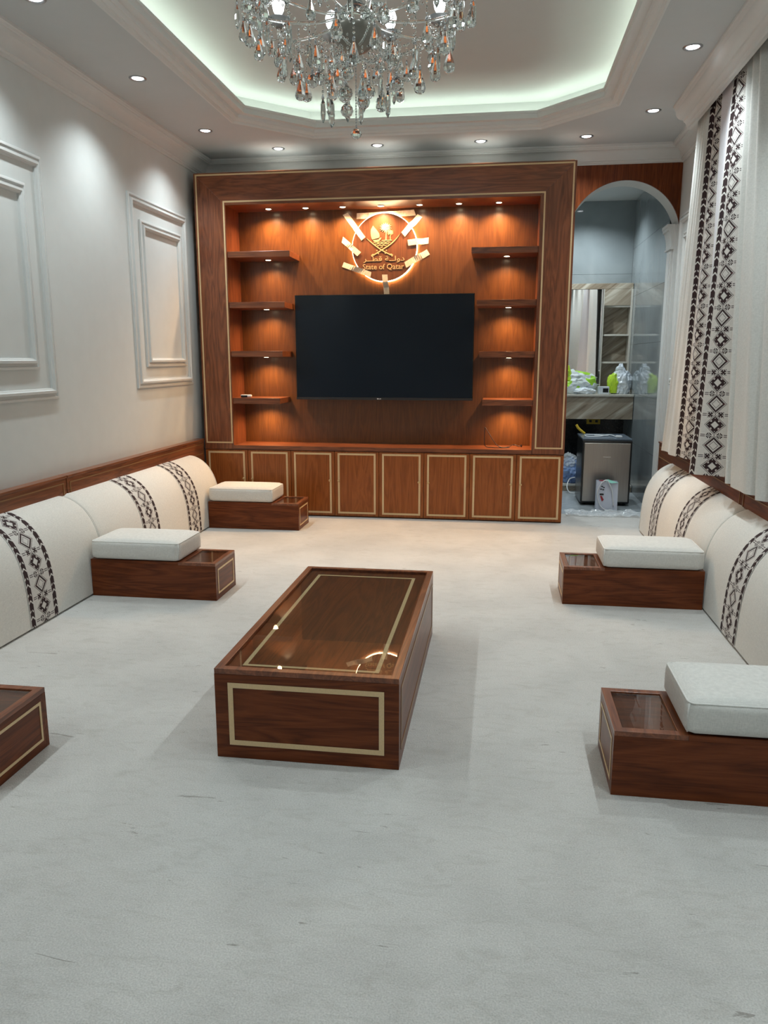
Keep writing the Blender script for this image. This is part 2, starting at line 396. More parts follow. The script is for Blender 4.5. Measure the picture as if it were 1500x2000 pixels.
# ------------------------------------------------------------------ floor, walls, ceiling
struct(MB().box(XL - .1, XR + .1, Y0 - .1, 7.40, -0.05, 0.0).build('floor', M['carpet']))
struct(MB().box(XL - .15, XL, Y0 - .1, 7.40, 0, 3.6).build('wall_left', M['wall']))
struct(MB().box(XR, XR + .15, Y0 - .1, 7.40, 0, 3.6).build('wall_right', M['wall']))
struct(MB().box(XL - .1, XR + .1, Y0 - .15, Y0, 0, 3.6).build('wall_front', M['wall']))
# back wall with the arched opening
AX, AZ, AR = 1.04, 2.489, 0.481; AL = AX - AR; SP = AZ
def archz(x): return AZ + math.sqrt(max(0, AR * AR - (x - AX) ** 2))
def archwall(y0, y1, z1, x0, x1, n=40):
    m_ = MB()
    if x0 < AL: m_.box(x0, AL, y0, y1, 0 if x0 < 0 else 2.3, z1)
    xs = [AX - AR * math.cos(pi * k / n) for k in range(n + 1)]; xs = [x for x in xs if x < x1] + [x1]
    for a, b_ in zip(xs[:-1], xs[1:]):
        za, zb = archz(a), archz(b_)
        m_.add([(a, y0, za), (b_, y0, zb), (b_, y0, z1), (a, y0, z1), (a, y1, za), (b_, y1, zb), (b_, y1, z1), (a, y1, z1)],
               [(0, 1, 2, 3), (7, 6, 5, 4), (0, 4, 5, 1)])
    return m_
struct(archwall(7.40, 7.64, 3.6, XL - .1, XR).build('wall_back', M['wall'], fixn=False))
struct(MB().box(1.485, XR + .1, 7.40, 7.64, 0, 2.60).build('wall_arch_pier', M['trim']))
# octagonal tray
TY0, TY1, TX0, TX1, CH = 0.5, 6.735, -2.10, 0.805, 0.52
octo = [(TX0, TY0 + CH), (TX0 + CH, TY0), (TX1 - CH, TY0), (TX1, TY0 + CH), (TX1, TY1 - CH), (TX1 - CH, TY1), (TX0 + CH, TY1), (TX0, TY1 - CH)]
R4 = [(XL, Y0), (XR, Y0), (XR, YW), (XL, YW)]
vs = [(x, y, ZS) for x, y in R4] + [(x, y, ZS) for x, y in octo]
fs = [(0, 1, 6, 5), (1, 2, 8, 7), (2, 3, 10, 9), (3, 0, 4, 11), (0, 5, 4), (1, 7, 6), (2, 9, 8), (3, 11, 10)]
c = MB().add(vs, fs); c.add([(x, y, z + .36) for x, y, z in vs], [tuple(reversed(f)) for f in fs])
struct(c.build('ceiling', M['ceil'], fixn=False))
ins = lambda o: [q for q in octo]
up = MB()
up.sweep(octo, [(-0.13, 3.29), (-0.13, ZT_ + .02)], lambda x, y, h: (x, y, h), closed=True)
up.box(TX0 - .15, TX1 + .15, TY0 - .15, TY1 + .15, ZT_, ZT_ + .04)
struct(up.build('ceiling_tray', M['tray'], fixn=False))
def cove(x0, z0, x1, z1, n=6, convex=False):
    r = []
    for k in range(n + 1):
        a = pi / 2 * k / n
        r.append((x0 + (x1 - x0) * (1 - math.cos(a)), z0 + (z1 - z0) * math.sin(a)) if not convex else (x0 + (x1 - x0) * math.sin(a), z0 + (z1 - z0) * (1 - math.cos(a))))
    return r
tprof = [(-0.002, ZS + .01), (-0.002, ZS - .010), (0.012, ZS - .012), (0.020, ZS - .004), (0.024, ZS + .004), (0.034, ZS + .004), (0.044, ZS + .012), (0.050, ZS + .022), (0.058, ZS + .022)] \
    + cove(0.060, ZS + .026, 0.112, ZS + .070) + [(0.112, ZS + .078), (0.118, ZS + .080), (0.125, ZS + .084), (0.127, ZS + .098), (0.117, ZS + .100), (0.115, 3.29), (-0.13, 3.29)]
struct(MB().sweep(octo, tprof, lambda x, y, h: (x, y, h), closed=True).build('trim_1', M['trim'], smooth=0.5))
struct(MB().sweep(octo, [(-0.05, 3.292), (-0.05, 3.304), (-0.03, 3.304), (-0.03, 3.292)], lambda x, y, h: (x, y, h), closed=True).build('cove_light_strip', M['cove']))
# cornice round the room (travel keeps the room on the left)
cp = [(0, 3.098), (0.010, 3.098), (0.013, 3.106), (0.013, 3.114), (0.020, 3.117), (0.024, 3.126), (0.030, 3.128)] + cove(0.030, 3.130, 0.085, 3.205, convex=False) \
    + [(0.090, 3.207), (0.092, 3.214), (0.100, 3.217), (0.106, 3.226), (0.112, 3.229), (0.114, ZS)]
struct(MB().sweep([(XR, Y0), (XR, YW), (XL, YW), (XL, Y0)], cp, lambda x, y, h: (x, y, h)).build('trim_2', M['trim'], smooth=0.5))
# curtain box (pelmet) with its moulding along the right wall
pp = [(0.0, ZS), (0.002, 3.232), (0.010, 3.226), (0.014, 3.214)] + cove(0.020, 3.206, 0.070, 3.150) + [(0.076, 3.146), (0.080, 3.136), (0.088, 3.132), (0.096, 3.122), (0.100, 3.104), (0.108, 3.100), (0.112, 3.084), (0.136, 3.084), (0.136, ZS)]
struct(MB().sweep([(1.195, 6.33), (1.195, 1.6)], pp, lambda x, y, h: (x, y, h), closeprof=True).build('trim_3', M['trim'], smooth=0.5))
# frame mouldings on the walls
mprof = [(0, 0), (0, 0.014), (0.010, 0.018), (0.016, 0.018), (0.018, 0.010), (0.034, 0.010), (0.038, 0.026), (0.052, 0.028), (0.058, 0.018), (0.066, 0.014), (0.068, 0.0)]
def frame_moulding(n, side, y0, y1, z0, z1):
    path = [(y0, z0), (y1, z0), (y1, z1), (y0, z1)]
    fn = (lambda u, v, h: (XL + h, u, v)) if side == 'L' else (lambda u, v, h: (XR - h, u, v))
    struct(MB().sweep(path, mprof, fn, closed=True).build('trim_%d' % n, M['trim'], smooth=0.5))
frame_moulding(4, 'L', 5.77, 6.87, 1.22, 2.675)
frame_moulding(5, 'L', 5.955, 6.74, 1.385, 2.505)
frame_moulding(6, 'L', 3.35, 4.64, 1.20, 2.64)
frame_moulding(7, 'L', 3.52, 4.455, 1.385, 2.455)
frame_moulding(8, 'R', 6.45, 7.28, 1.22, 2.645)
frame_moulding(9, 'R', 6.62, 7.11, 1.385, 2.49)
# pilaster on the arch's right jamb
pl = MB()
pl.box(1.468, 1.486, 7.44, 7.62, 0.0, 2.40); pl.box(1.462, 1.486, 7.475, 7.585, 0.1, 2.36)
pl.sweep([(7.425, 0), (7.655, 0)], [(0, 2.395), (-.030, 2.395), (-.032, 2.408), (-.022, 2.415), (-.022, 2.42)] + [(-.022 - 0.024 * (k / 5) ** 2, 2.42 + 0.13 * k / 5) for k in range(6)] + [(-.058, 2.553), (-.060, 2.575), (-.066, 2.58), (-.066, 2.605), (0, 2.605)],
         lambda u, v, h: (1.486 + v, u, h), closeprof=True)
struct(pl.build('trim_10', M['trim']))
# spandrel veneer over the arch
sp = archwall(7.384, 7.399, 3.10, 0.5, XR - .002)
so = struct(sp.build('trim_11', M['dark_z'], fixn=False))

# wainscot boards behind the floor seats
def wainscot(n, side, y0, y1, off):
    e = struct(MB().box(0, .06 + off, 0, y1 - y0, 0, .700).build('trim_%d' % n, M['wood_y'] if side == 'L' else M['dark_y'], bevel=.002))
    MB().box(0, .068 + off, 0, y1 - y0, .7005, .716).build('cap', M['wood_y'], e, bevel=.002)
    f = lambda u, v, h: (.0605 + off + h, u, v)
    MB().sweep([(.03, .575), (y1 - y0 - .03, .575), (y1 - y0 - .03, .672), (.03, .672)], [(0, 0), (0, .0025), (.008, .0025), (.008, 0)], f, closed=True).build('inlay', M['maple_dim'], e)
    if side == 'L': e.location = (XL, y0, 0)
    else: e.location = (XR, y1, 0); e.rotation_euler = (0, 0, pi)
wainscot(12, 'L', 4.565, 6.935, .004); wainscot(13, 'L', 2.2, 4.56, 0)
wainscot(14, 'R', 4.805, 7.28, 0); wainscot(15, 'R', 2.3, 4.80, 0)

# ------------------------------------------------------------------ washroom alcove behind the arch
AXR, AYB, AXL = 1.48, 9.60, -0.5
struct(MB().box(AXL, AXR + .1, 7.40, AYB, -.05, -.001).build('floor_washroom', M['grey_floor']))
struct(MB().box(AXL, AXR + .1, 7.64, AYB + .1, 3.21, 3.3).build('ceiling_washroom', M['ceil']))
def tiles(name, fn, u0, u1, v0, v1, nu, nv, mat, g=.0012):
    base = MB()
    base.prism([(u0, v0), (u1, v0), (u1, v1), (u0, v1)], lambda u, v, t_: fn(u, v, -.004 - .08 * t_))
    o = struct(base.build(name, M['granite']))
    du, dv = (u1 - u0) / nu, (v1 - v0) / nv
    for i in range(nu):
        for j in range(nv):
            a, b_ = u0 + i * du + g, u0 + (i + 1) * du - g; c_, d = v0 + j * dv + g, v0 + (j + 1) * dv - g
            MB().prism([(a, c_), (b_, c_), (b_, d), (a, d)], lambda u, v, t_: fn(u, v, -.0039 * t_)).build('tile', mat, o)
    return o
tiles('wall_washroom_back', lambda u, v, h: (u, AYB - h, v), AXL, AXR, 0, 3.21, 2, 4, M['grey_tile'])
tiles('wall_washroom_right', lambda u, v, h: (AXR - h, u, v), 7.645, AYB, 0, 3.21, 3, 6, M['grey_tile'])
struct(MB().box(AXL - .1, AXL, 7.64, AYB, 0, 3.21).build('wall_washroom_left', M['wall']))
e = empty('downlight', (0.915, 9.02, 3.21), 0, 'downlight in the washroom ceiling behind the arch', 'downlight')
put('trim_ring', down_ring, e); put('lens', down_lens, e)
spot('downlight_beam', (0, 0, -0.02), 22, COOL, 140, 0.7, 0.04, e)
e = empty('downlight', (0.3, 8.3, 3.21), 0, 'second washroom ceiling downlight, hidden behind the wall unit', 'downlight')
put('trim_ring', down_ring, e); put('lens', down_lens, e)
spot('downlight_beam', (0, 0, -0.02), 18, COOL, 140, 0.7, 0.04, e)
# vanity
v_ = empty('vanity_counter', (0.5, 8.95, 0), 0, 'wall-hung vanity counter of striped beige marble with a deep apron', 'counter')
MB().box(-.95, .975, -.02, .62, 1.035, 1.058).build('counter_top', M['beige_edge'], v_, bevel=.003)
MB().box(-.95, .975, 0, .03, .785, 1.034).build('apron', M['beige'], v_)
MB().box(-.95, .975, .031, .60, .785, .80).build('underside', M['granite'], v_)
st_ = empty('marble_step', (0.5, 8.74, 0), 0, 'low beige marble step along the floor under the vanity', 'step')
MB().box(-.95, .975, 0, .10, 0.001, .055).build('riser', M['beige'], st_)
MB().box(-.95, .975, -.006, .85, .0555, .075).build('tread', M['beige_edge'], st_)
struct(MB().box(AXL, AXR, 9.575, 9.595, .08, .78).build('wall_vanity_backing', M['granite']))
ot = empty('wall_socket', (1.13, 9.573, .70), 0, 'dull brass double wall socket under the vanity', 'socket')
MB().box(-.08, .08, -.012, 0, -.02, .05).build('plate', M['yellow'], ot, bevel=.003)
for sx in (-.035, .035): MB().box(sx - .015, sx + .015, -.015, -.0125, 0, .03).build('rocker', M['black'], ot)
# mirror cabinet surround
mc = empty('mirror_surround', (0.5, 9.40, 1.06), 0, 'beige marble surround holding the washroom mirror above the vanity', 'mirror')
MB().box(-.95, .975, 0, .195, 1.165, 1.228).build('lintel', M['beige'], mc, bevel=.002)
MB().box(.955, .9785, -.004, .195, 0, 1.164).build('side_frame', M['beige_edge'], mc, bevel=.002)
MB().box(.655, .664, -.002, .195, 0, 1.164).build('divider', M['beige_edge'], mc, bevel=.001)
MB().box(-.95, .654, .02, .03, 0, 1.164).build('mirror_glass', M['mirror'], mc)
MB().box(.665, .954, .175, .195, 0, 1.164).build('niche_back', M['beige'], mc)
MB().box(.665, .954, .0, .03, .985, 1.164).build('niche_header', M['beige'], mc)
for z in (.335, .645, .965):
    MB().prism([(.665, .03), (.80, .005), (.954, .005), (.954, .174), (.665, .174)], lambda u, v, t_, z=z: (u, v, z + .02 * t_)).build('shelf', M['beige_edge'], mc, bevel=.001)
# crumpled bags
def blob(name, parent, dims, loc, mat, seed, amp=.22, sub=4, flatten=True, freq=4.0):
    from mathutils import noise
    bm = bmesh.new(); bmesh.ops.create_icosphere(bm, subdivisions=sub, radius=1.0)
    for v in bm.verts:
        p = v.co.copy(); s = Vector((seed * 3.1, seed, 0))
        d = 1 + amp * noise.noise(p * 1.4 + s) + amp * .55 * abs(noise.noise(p * freq + s)) * 1.6 + amp * .25 * noise.noise(p * freq * 2.3 + s)
        p *= d
        if flatten and p.z < -.55: p.z = -.55 - (p.z + .55) * 0.02
        v.co = (p.x * dims[0], p.y * dims[1], (p.z + .55) * dims[2])
    me = bpy.data.meshes.new(name); bm.to_mesh(me); bm.free(); me.materials.append(mat)
    me.polygons.foreach_set('use_smooth', [False] * len(me.polygons))
    return put(name, me, parent, loc)
g = empty('shopping_bag', (0.82, 9.17, 1.059), 0, 'crumpled white and green plastic bag lying at the left end of the vanity', 'bag')
blob('bag_body', g, (.24, .12, .155), (0, 0, 0), M['bag_green'], 3, .35)
blob('bag_flap', g, (.13, .11, .05), (.12, -.06, 0), M['bag_white'], 5, .3)
blob('bag_fold', g, (.09, .06, .12), (-.10, -.06, .12), M['bag_lime'], 8, .4, 3)
g = empty('shopping_bag', (1.35, 9.17, 1.059), 0, 'upright white plastic bag with lime print beside the marble shelves', 'bag')
blob('bag_body', g, (.105, .09, .175), (0.01, 0, 0), M['bag_white'], 11, .35)
blob('bag_neck', g, (.05, .04, .06), (-.005, 0, .22), M['bag_white'], 13, .5, 3)
blob('bag_print', g, (.065, .06, .14), (-.065, -.025, .01), M['bag_lime'], 17, .35, 3)
g = empty('paper_carton', (1.175, 9.04, 1.059), .05, 'flat pale grey carton lying between the two bags on the vanity', 'box')
MB().box(-.07, .04, -.045, .06, .001, .085).build('carton_body', M['bag_white'], g, bevel=.004)
MB().box(-.03, .03, -.047, -.0455, .02, .065).build('carton_label', M['black'], g)
# mini fridge
f_ = empty('mini_fridge', (1.078, 7.875, 0), 0, 'small stainless steel fridge with black trim standing under the vanity', 'fridge')
MB().box(-.238, .238, .05, .55, .015, .652).build('cabinet', M['black'], f_, bevel=.006)
MB().box(-.24, .24, .03, .56, .653, .672).build('top_panel', plain('fridge_top', (0.10, 0.13, 0.17), 0.2), f_, bevel=.004)
MB().box(-.238, .238, 0, .045, .03, .652).build('door_trim', M['black'], f_, bevel=.004)
d_ = MB().box(-.222, .222, -.012, -.0005, .045, .630).build('door', M['steel'], f_, bevel=.004)
MB().box(-.035, .035, -.014, -.0125, .49, .496).build('badge', M['chrome'], d_)
for sx in (-.2, .2): MB().lathe([(.018, 0), (.018, .014)], (sx, .08, 0), 12).build('foot', M['black'], f_)
def curvepts(P, n=10):
    P = [Vector(p) for p in P]; out = []
    for i in range(len(P) - 1):
        p0, p1, p2, p3 = P[max(i - 1, 0)], P[i], P[i + 1], P[min(i + 2, len(P) - 1)]
        for k in range(n):
            s = k / n
            out.append(0.5 * ((2 * p1) + (p2 - p0) * s + (2 * p0 - 5 * p1 + 4 * p2 - p3) * s * s + (3 * p1 - p0 - 3 * p2 + p3) * s ** 3))
    out.append(P[-1]); return out
cb = empty('cable', (1.05, 8.1, .674), 0, 'coiled white cable lying on top of the small fridge', 'cable')
MB().tube(curvepts([(-.16, .10, .004), (-.15, -.06, .004), (-.04, -.08, .006), (.04, .06, .008), (.10, .08, .008), (.13, -.05, .005), (.16, -.10, .005)]), .005).build('cord', M['white'], cb, smooth=True)
MB().tube(curvepts([(-.15, .12, .006), (.0, .10, .006), (.06, .0, .010), (-.08, -.02, .012)]), .004).build('cord', M['white'], cb, smooth=True)
MB().box(.12, .18, -.13, -.08, .001, .02).build('plug', M['white'], cb, bevel=.004)
cy = empty('plastic_tube', (0.885, 8.35, .60), 0, 'short yellow tube leaning against the back left corner of the fridge', 'tube')
MB().tube(curvepts([(-.07, .0, .17), (-.045, .0, .13), (.02, .01, .076)]), .013).build('tube_body', M['yellow'], cy, smooth=True)
g = empty('plastic_bag', (0.83, 8.92, .077), 0, 'knotted blue plastic bag on the step left of the fridge', 'bag')
blob('bag_body', g, (.13, .12, .16), (0, 0, 0), M['bag_blue'], 21, .3)
blob('bag_top', g, (.10, .09, .10), (-.02, 0, .15), M['film'], 23, .4)
wc = empty('cable', (0.80, 8.6, 0), 0, 'white cable looping down to the washroom floor beside the fridge', 'cable')
MB().tube(curvepts([(.06, .10, .16), (.0, .08, .14), (-.03, .0, .07), (.0, -.04, .012), (.08, -.06, .008), (.14, -.04, .008)]), .006).build('cord', M['white'], wc, smooth=True)
pb = empty('paper_bag', (1.068, 7.68, 0), 0, 'small white printed carrier bag on the floor in front of the fridge', 'bag')
pm = MB(); pm.add([(-.10, -.05, .002), (.10, -.05, .002), (.10, .05, .002), (-.10, .05, .002), (-.105, -.05, .29), (.098, -.045, .27), (.10, .045, .28), (-.10, .05, .285)],
    [(0, 1, 2, 3), (0, 1, 5, 4), (1, 2, 6, 5), (2, 3, 7, 6), (3, 0, 4, 7)])
pm.build('bag_shell', M['paper'], pb)
MB().tube(curvepts([(-.055, -.058, .28), (-.095, -.062, .18), (-.07, -.06, .06), (-.02, -.07, .01), (.03, -.07, .008)]), .006).build('handle', M['white'], pb, smooth=True)
MB().tube(curvepts([(-.055, -.056, .275), (-.01, -.062, .295), (.04, -.062, .2), (.06, -.062, .05)]), .006).build('handle', M['white'], pb, smooth=True)
MB().box(-.072, -.034, -.0545, -.0515, .150, .166).build('printed_mark', M['black'], pb)
MB().add([(-.068, -.0545, .142), (-.052, -.0545, .142), (-.030, -.0535, .105), (-.048, -.0535, .088)], [(0, 1, 2, 3)]).build('printed_mark', M['red'], pb, fixn=False)
for k, (a, z) in enumerate(((-.07, .205), (-.045, .222), (-.05, .20), (-.062, .232))):
    MB().box(a, a + .018, -.0545, -.0525, z, z + .008).build('printed_mark', M['black'], pb)
MB().add([(-.04, -.05, .292), (.0, -.03, .303), (.10, -.05, .275), (.03, -.07, .272)], [(0, 1, 2, 3)]).build('card', M['mint'], pb, fixn=False)
MB().box(-.08, -.02, -.04, -.02, .26, .293).build('packet', M['red'], pb)
# plastic film on the threshold
def film(name, x0, x1, y0, y1, nx, ny, amp, mat, seed):
    from mathutils import noise
    vs = []; fs = []
    for j in range(ny + 1):
        for i in range(nx + 1):
            u, v = i / nx, j / ny; x = x0 + (x1 - x0) * u; y = y0 + (y1 - y0) * v + .05 * noise.noise(Vector((u * 6, seed, 0)))
            vs.append((x, y, .003 + amp * abs(noise.noise(Vector((x * 9, y * 16, seed)))) + amp * .4 * abs(noise.noise(Vector((x * 30, y * 40, seed))))))
    for j in range(ny):
        for i in range(nx):
            a = j * (nx + 1) + i; fs.append((a, a + 1, a + nx + 2, a + nx + 1))
    return MB().add(vs, fs).build(name, mat, fixn=False)
tag(film('plastic_film', 0.66, 1.44, 7.28, 7.56, 60, 30, .035, M['film'], 3.0), 'crumpled clear protective film lying on the washroom threshold', 'plastic sheet')

# ------------------------------------------------------------------ wall unit
UX0, UX1, UY, UB = -2.718, 0.585, 6.943, 7.303
OX0, OX1, OZ0, OZ1 = -2.436, 0.299, .655, 2.777
UT = 3.046
U = empty('media_wall_surround', (0, UY, 0), 0, 'tall mahogany surround framing the television niche, edged with thin pale inlay', 'wall unit')
H0 = OZ1
def stile(x0, x1, mirror):
    z0 = .622
    poly = [(x0, z0), (x1, z0), (x1, H0 if not mirror else UT), (x0, UT if not mirror else H0)]
    MB().prism(poly, lambda u, v, t_: (u, .457 * t_ if t_ else 0, v)).build('stile', M['wood_z'], U)
stile(UX0, OX0, False); stile(OX1, UX1, True)
MB().prism([(UX0 + .001, UT), (OX0 + .001, H0), (OX1 - .001, H0), (UX1 - .001, UT)], lambda u, v, t_: (u, .457 * t_ - .0005, v)).build('header', M['wood_x'], U)
MB().box(UX0 + .02, UX1 - .02, .03, .45, UT + .0005, UT + .012).build('added_bounce_board', plain('bounce_board_beige', (0.34, 0.31, 0.27), 0.9), U)  # unseen board added so downlight bounce off the unit top stays neutral
MB().box(OX0, OX1, UB - UY, UB - UY + .02, .62, 2.80).build('back_panel', M['panel'], U)
def inlay(parent, x0, x1, z0, z1, w=.012, y=-.0008, name='inlay', mat=None):
    return MB().sweep([(x0, z0), (x1, z0), (x1, z1), (x0, z1)], [(0, 0), (0, -.0015), (w, -.0015), (w, 0)], lambda u, v, h: (u, y + h, v), closed=True).build(name, mat or M['maple'], parent)
# inlay follows the frame: outer line and inner line joined at the feet
path = [(-2.457, .687), (-2.690, .687), (-2.690, 3.024), (0.556, 3.024), (0.556, .680), (0.340, .680), (0.340, 2.812), (-2.457, 2.812)]
MB().sweep(path, [(0, 0), (0, -.0015), (.013, -.0015), (.013, 0)], lambda u, v, h: (u, -.001 + h, v), closed=True).build('inlay', M['maple'], U)
# niche downlights under the header
puck_ring = MB().lathe([(.034, 0.001), (.036, -.002), (.033, -.0035), (.026, -.003), (.025, .001)], n=24).mesh('puck_ring', M['chrome'], smooth=True)
puck_lens = MB().lathe([(.0248, -.0025), (.020, -.0045), (.006, -.005)], n=20).mesh('puck_lens', M['lens_warm'], smooth=True)
def puck(parent, x, y, z, power=PUCK_W, size=150):
    r = put('spotlight', puck_ring, parent, (x, y, z)); put('lens', puck_lens, r)
    spot('spotlight_beam', (0, 0, -.016), power, WARM, size, 1.0, .02, r)
for x in (-2.107, -1.763, -1.425, -1.080, -.735, -.390, -.045): puck(U, x, 7.165 - UY, OZ1 - .0012)
# floating shelves: top to bottom
names_l = ['topmost', 'second from the top', 'third from the top', 'lowest']
def shelf(side, i, zt, x0, x1, th=.052):
    e = empty('floating_shelf', ((x0 + x1) / 2, UY + .012, zt - th), 0,
              '%s mahogany floating shelf on the %s side of the television' % (names_l[i], side), 'shelf', 'floating shelves beside the television')
    hw = (x1 - x0) / 2
    MB().box(-hw, hw, 0, UB - UY - .0135, 0, th).build('shelf_board', M['wood_x'], e, bevel=.002)
    puck(e, (0.03 if side == 'left' else 0.02), .20, -.0012, PUCK_W * .55, 146)
for i, (z, xe) in enumerate(((2.387, -1.863), (1.950, -1.920), (1.517, -1.950), (1.092, -1.985))): shelf('left', i, z, OX0 + .001, xe)
for i, (z, xe) in enumerate(((2.382, -.265), (1.948, -.212), (1.512, -.179), (1.094, -.142))): shelf('right', i, z, xe, OX1 - .001)
# base cabinets: four two-door units and one worktop
DW = (UX1 - UX0) / 8
clab = ['leftmost two-door base cabinet, half hidden behind the far left seat', 'second two-door base cabinet from the left, below the left half of the television',
        'third two-door base cabinet from the left, below the right half of the television', 'rightmost two-door base cabinet, next to the arch']
ck = MB().lathe([(.003, 0), (.003, -.010), (.010, -.014), (.012, -.020), (.008, -.026), (.001, -.027)], n=16, axis='y').mesh('knob', M['gold'], smooth=True)
for k in range(4):
    x0 = UX0 + 2 * k * DW
    e = empty('base_cabinet', (x0, UY, 0), 0, clab[k], 'cabinet', 'base cabinets under the television')
    MB().box(.001, 2 * DW - .001, .0225, .44, .001, .618).build('carcass', M['dark_z'], e)
    for j in range(2):
        d = MB().box(.002, DW - .002, 0, .0215, .012, .612).build('door', M['door'], e, (j * DW, 0, 0), bevel=.0015)
        inlay(d, .030, DW - .030, .034, .598, .017)
        put('knob', ck, d, (DW - .042 if j == 0 else .042, -.001, .345))
wt = empty('worktop', (UX0, UY, .6185), 0, 'continuous mahogany worktop under the television niche, above the cabinet doors', 'worktop')
MB().box(.0, UX1 - UX0, -.004, .018, .0, .0035).box(OX0 - UX0 + .001, OX1 - UX0 - .001, -.002, UB - UY - .001, .0036, .036).build('board', M['wood_x'], wt)
# television
tv = empty('television', (-1.067, 7.22, 1.073), 0, 'large black flat television mounted on the niche back panel', 'television')
MB().box(-.83, .83, .004, .05, 0, .953).build('casing', M['black'], tv, bevel=.004)
MB().box(-.40, .40, .051, .082, .2, .7).build('wall_bracket', M['black'], tv)
MB().box(-.822, .822, .0005, .0038, .020, .945).build('screen', M['tv'], tv)
MB().box(-.83, .83, -.002, .0035, -.003, .018).build('bottom_bezel', plain('bezel_gloss', (0.03, 0.03, 0.033), 0.12), tv, bevel=.001)
MB().lathe([(.006, 0), (.006, -.0015)], (-.052, -.002, .0075), 12, axis='y').box(-.042, -.038, -.0035, -.0021, .003, .012).box(-.038, -.032, -.0035, -.0021, .003, .005).lathe([(.0045, 0), (.0045, -.0015)], (-.025, -.002, .0075), 10, axis='y').build('maker_mark', M['white'], tv)

# ------------------------------------------------------------------ round sign
SX, SZ, SY = -1.062, 2.437, 7.262
sg = empty('round_sign', (SX, SY, SZ), 0, 'round backlit wooden sign with gold emblem and lettering above the television', 'sign')
sign_wood = wood('sign_veneer', 'z', 1.0, rough=.35, c=((0.12, 0.040, 0.016), (0.16, 0.056, 0.022), (0.19, 0.068, 0.027)))
MB().lathe([(.292, .012), (.294, .010), (.294, 0), (.292, -.0)], n=96, axis='y').build('disc', sign_wood, sg, smooth=0.5)
MB().sweep([(math.cos(2 * pi * k / 96) * .295, math.sin(2 * pi * k / 96) * .295) for k in range(96)], [(0, .0125), (-.0045, .011), (-.0055, .020), (0, .022)], lambda x, y, h: (x, h, y), closed=True, closeprof=True).build('led_ring', M['ring'], sg, smooth=True)
MB().sweep([(math.cos(2 * pi * k / 96) * .288, math.sin(2 * pi * k / 96) * .288) for k in range(96)], [(0, .018), (-.006, .018), (-.006, .030), (0, .030)], lambda x, y, h: (x, h, y), closed=True, closeprof=True).build('led_strip', M['ring_hidden'], sg, smooth=True)
MB().lathe([(.16, .0125), (.16, .040)], n=40, axis='y').build('standoff', M['dark_z'], sg)
def sc2(a, b_): return (-.0 + (a / 6.25 + 640 - 751.3) * .004685, (482.6 - (b_ / 6.25 + 380)) * .00443)
Y_E = -.0003
fcount = [0]
def flat(mb, poly, th=.003):
    fcount[0] += 1; th += .00012 * (fcount[0] % 17)
    mb.prism([sc2(*p) for p in poly], lambda u, v, t_: (u, Y_E - th * (1 - t_), v))
def stroke(mb, pts, w_, tip=None):
    L = []; R_ = []
    P = [Vector(p) for p in pts]
    for i, p in enumerate(P):
        d = (P[min(i + 1, len(P) - 1)] - P[max(i - 1, 0)]).normalized(); nn = Vector((-d.y, d.x))
        ww = (w_ if not isinstance(w_, (list, tuple)) else w_[i]) / 2
        L.append(p + nn * ww); R_.append(p - nn * ww)
    for i in range(len(P) - 1): flat(mb, [L[i], L[i + 1], R_[i + 1], R_[i]])
def bez(p0, p1, p2, n=10): return [tuple((1 - s) ** 2 * a + 2 * s * (1 - s) * b_ + s * s * c_ for a, b_, c_ in zip(p0, p1, p2)) for s in [k / n for k in range(n + 1)]]
em = MB()
sail = bez((557, 375), (545, 400), (533, 420), 3)[:-1] + bez((533, 420), (520, 480), (545, 543), 5) + bez((600, 532), (640, 525), (638, 505), 3) + bez((632, 470), (605, 430), (557, 375), 6)[:-1]
flat(em, sail); em.build('dhow_sail', M['gold'], sg)
em = MB(); flat(em, [(552, 550), (625, 545), (640, 525), (662, 520), (645, 553), (625, 568), (570, 568)]); em.build('dhow_hull', M['gold'], sg)
em = MB()
def palm(cx, cy, r, n, tw, ty):
    for k in range(n):
        a = 2 * pi * k / n + .1; ex, ey = cx + r * math.cos(a), cy + r * .8 * math.sin(a) + (6 if math.sin(a) > 0 else 0)
        stroke(em, [(cx, cy), ((cx + ex) / 2, (cy + ey) / 2 - 4), (ex, ey)], [6, r * .24, 2])
    return
palm(712, 400, 72, 15, 0, 0); em.build('palm_crown', M['gold'], sg)
em = MB(); stroke(em, [(716, 405), (717, 480), (716, 556)], [12, 12, 16]); em.build('palm_trunk', M['gold'], sg)
em = MB(); palm(768, 462, 42, 12, 0, 0); em.build('palm_crown', M['gold'], sg)
em = MB(); stroke(em, [(766, 465), (768, 555)], 9); em.build('palm_trunk', M['gold'], sg)
em = MB(); flat(em, [(665, 552), (785, 550), (790, 560), (660, 562)]); em.build('island', M['gold'], sg)
for y, a, b_ in ((577, 565, 770), (597, 583, 750), (617, 608, 722), (637, 648, 676)):
    em = MB(); n = max(3, int((b_ - a) / 11)); stroke(em, [(a + (b_ - a) * k / n, y + 3.5 * math.sin(k * 1.55)) for k in range(n + 1)], 9); em.build('wave', M['gold'], sg)
for pts in (bez((480, 528), (570, 610), (660, 672), 10) + bez((660, 672), (720, 708), (775, 735), 6)[1:], bez((880, 487), (810, 590), (700, 650), 10) + bez((700, 650), (630, 695), (560, 735), 6)[1:]):
    n = len(pts); em = MB(); stroke(em, pts, [3 + min(1, k / 5) * 10 for k in range(n)])
    sx = 1 if pts[-1][0] > 660 else -1; ex, ey = pts[-1]
    stroke(em, [(ex - 14 * sx, ey - 5), (ex + 6 * sx, ey - 6), (ex + 18 * sx, ey + 4), (ex + 12 * sx, ey + 20)], [18, 22, 20, 8])
    em.build('sword', M['gold'], sg)
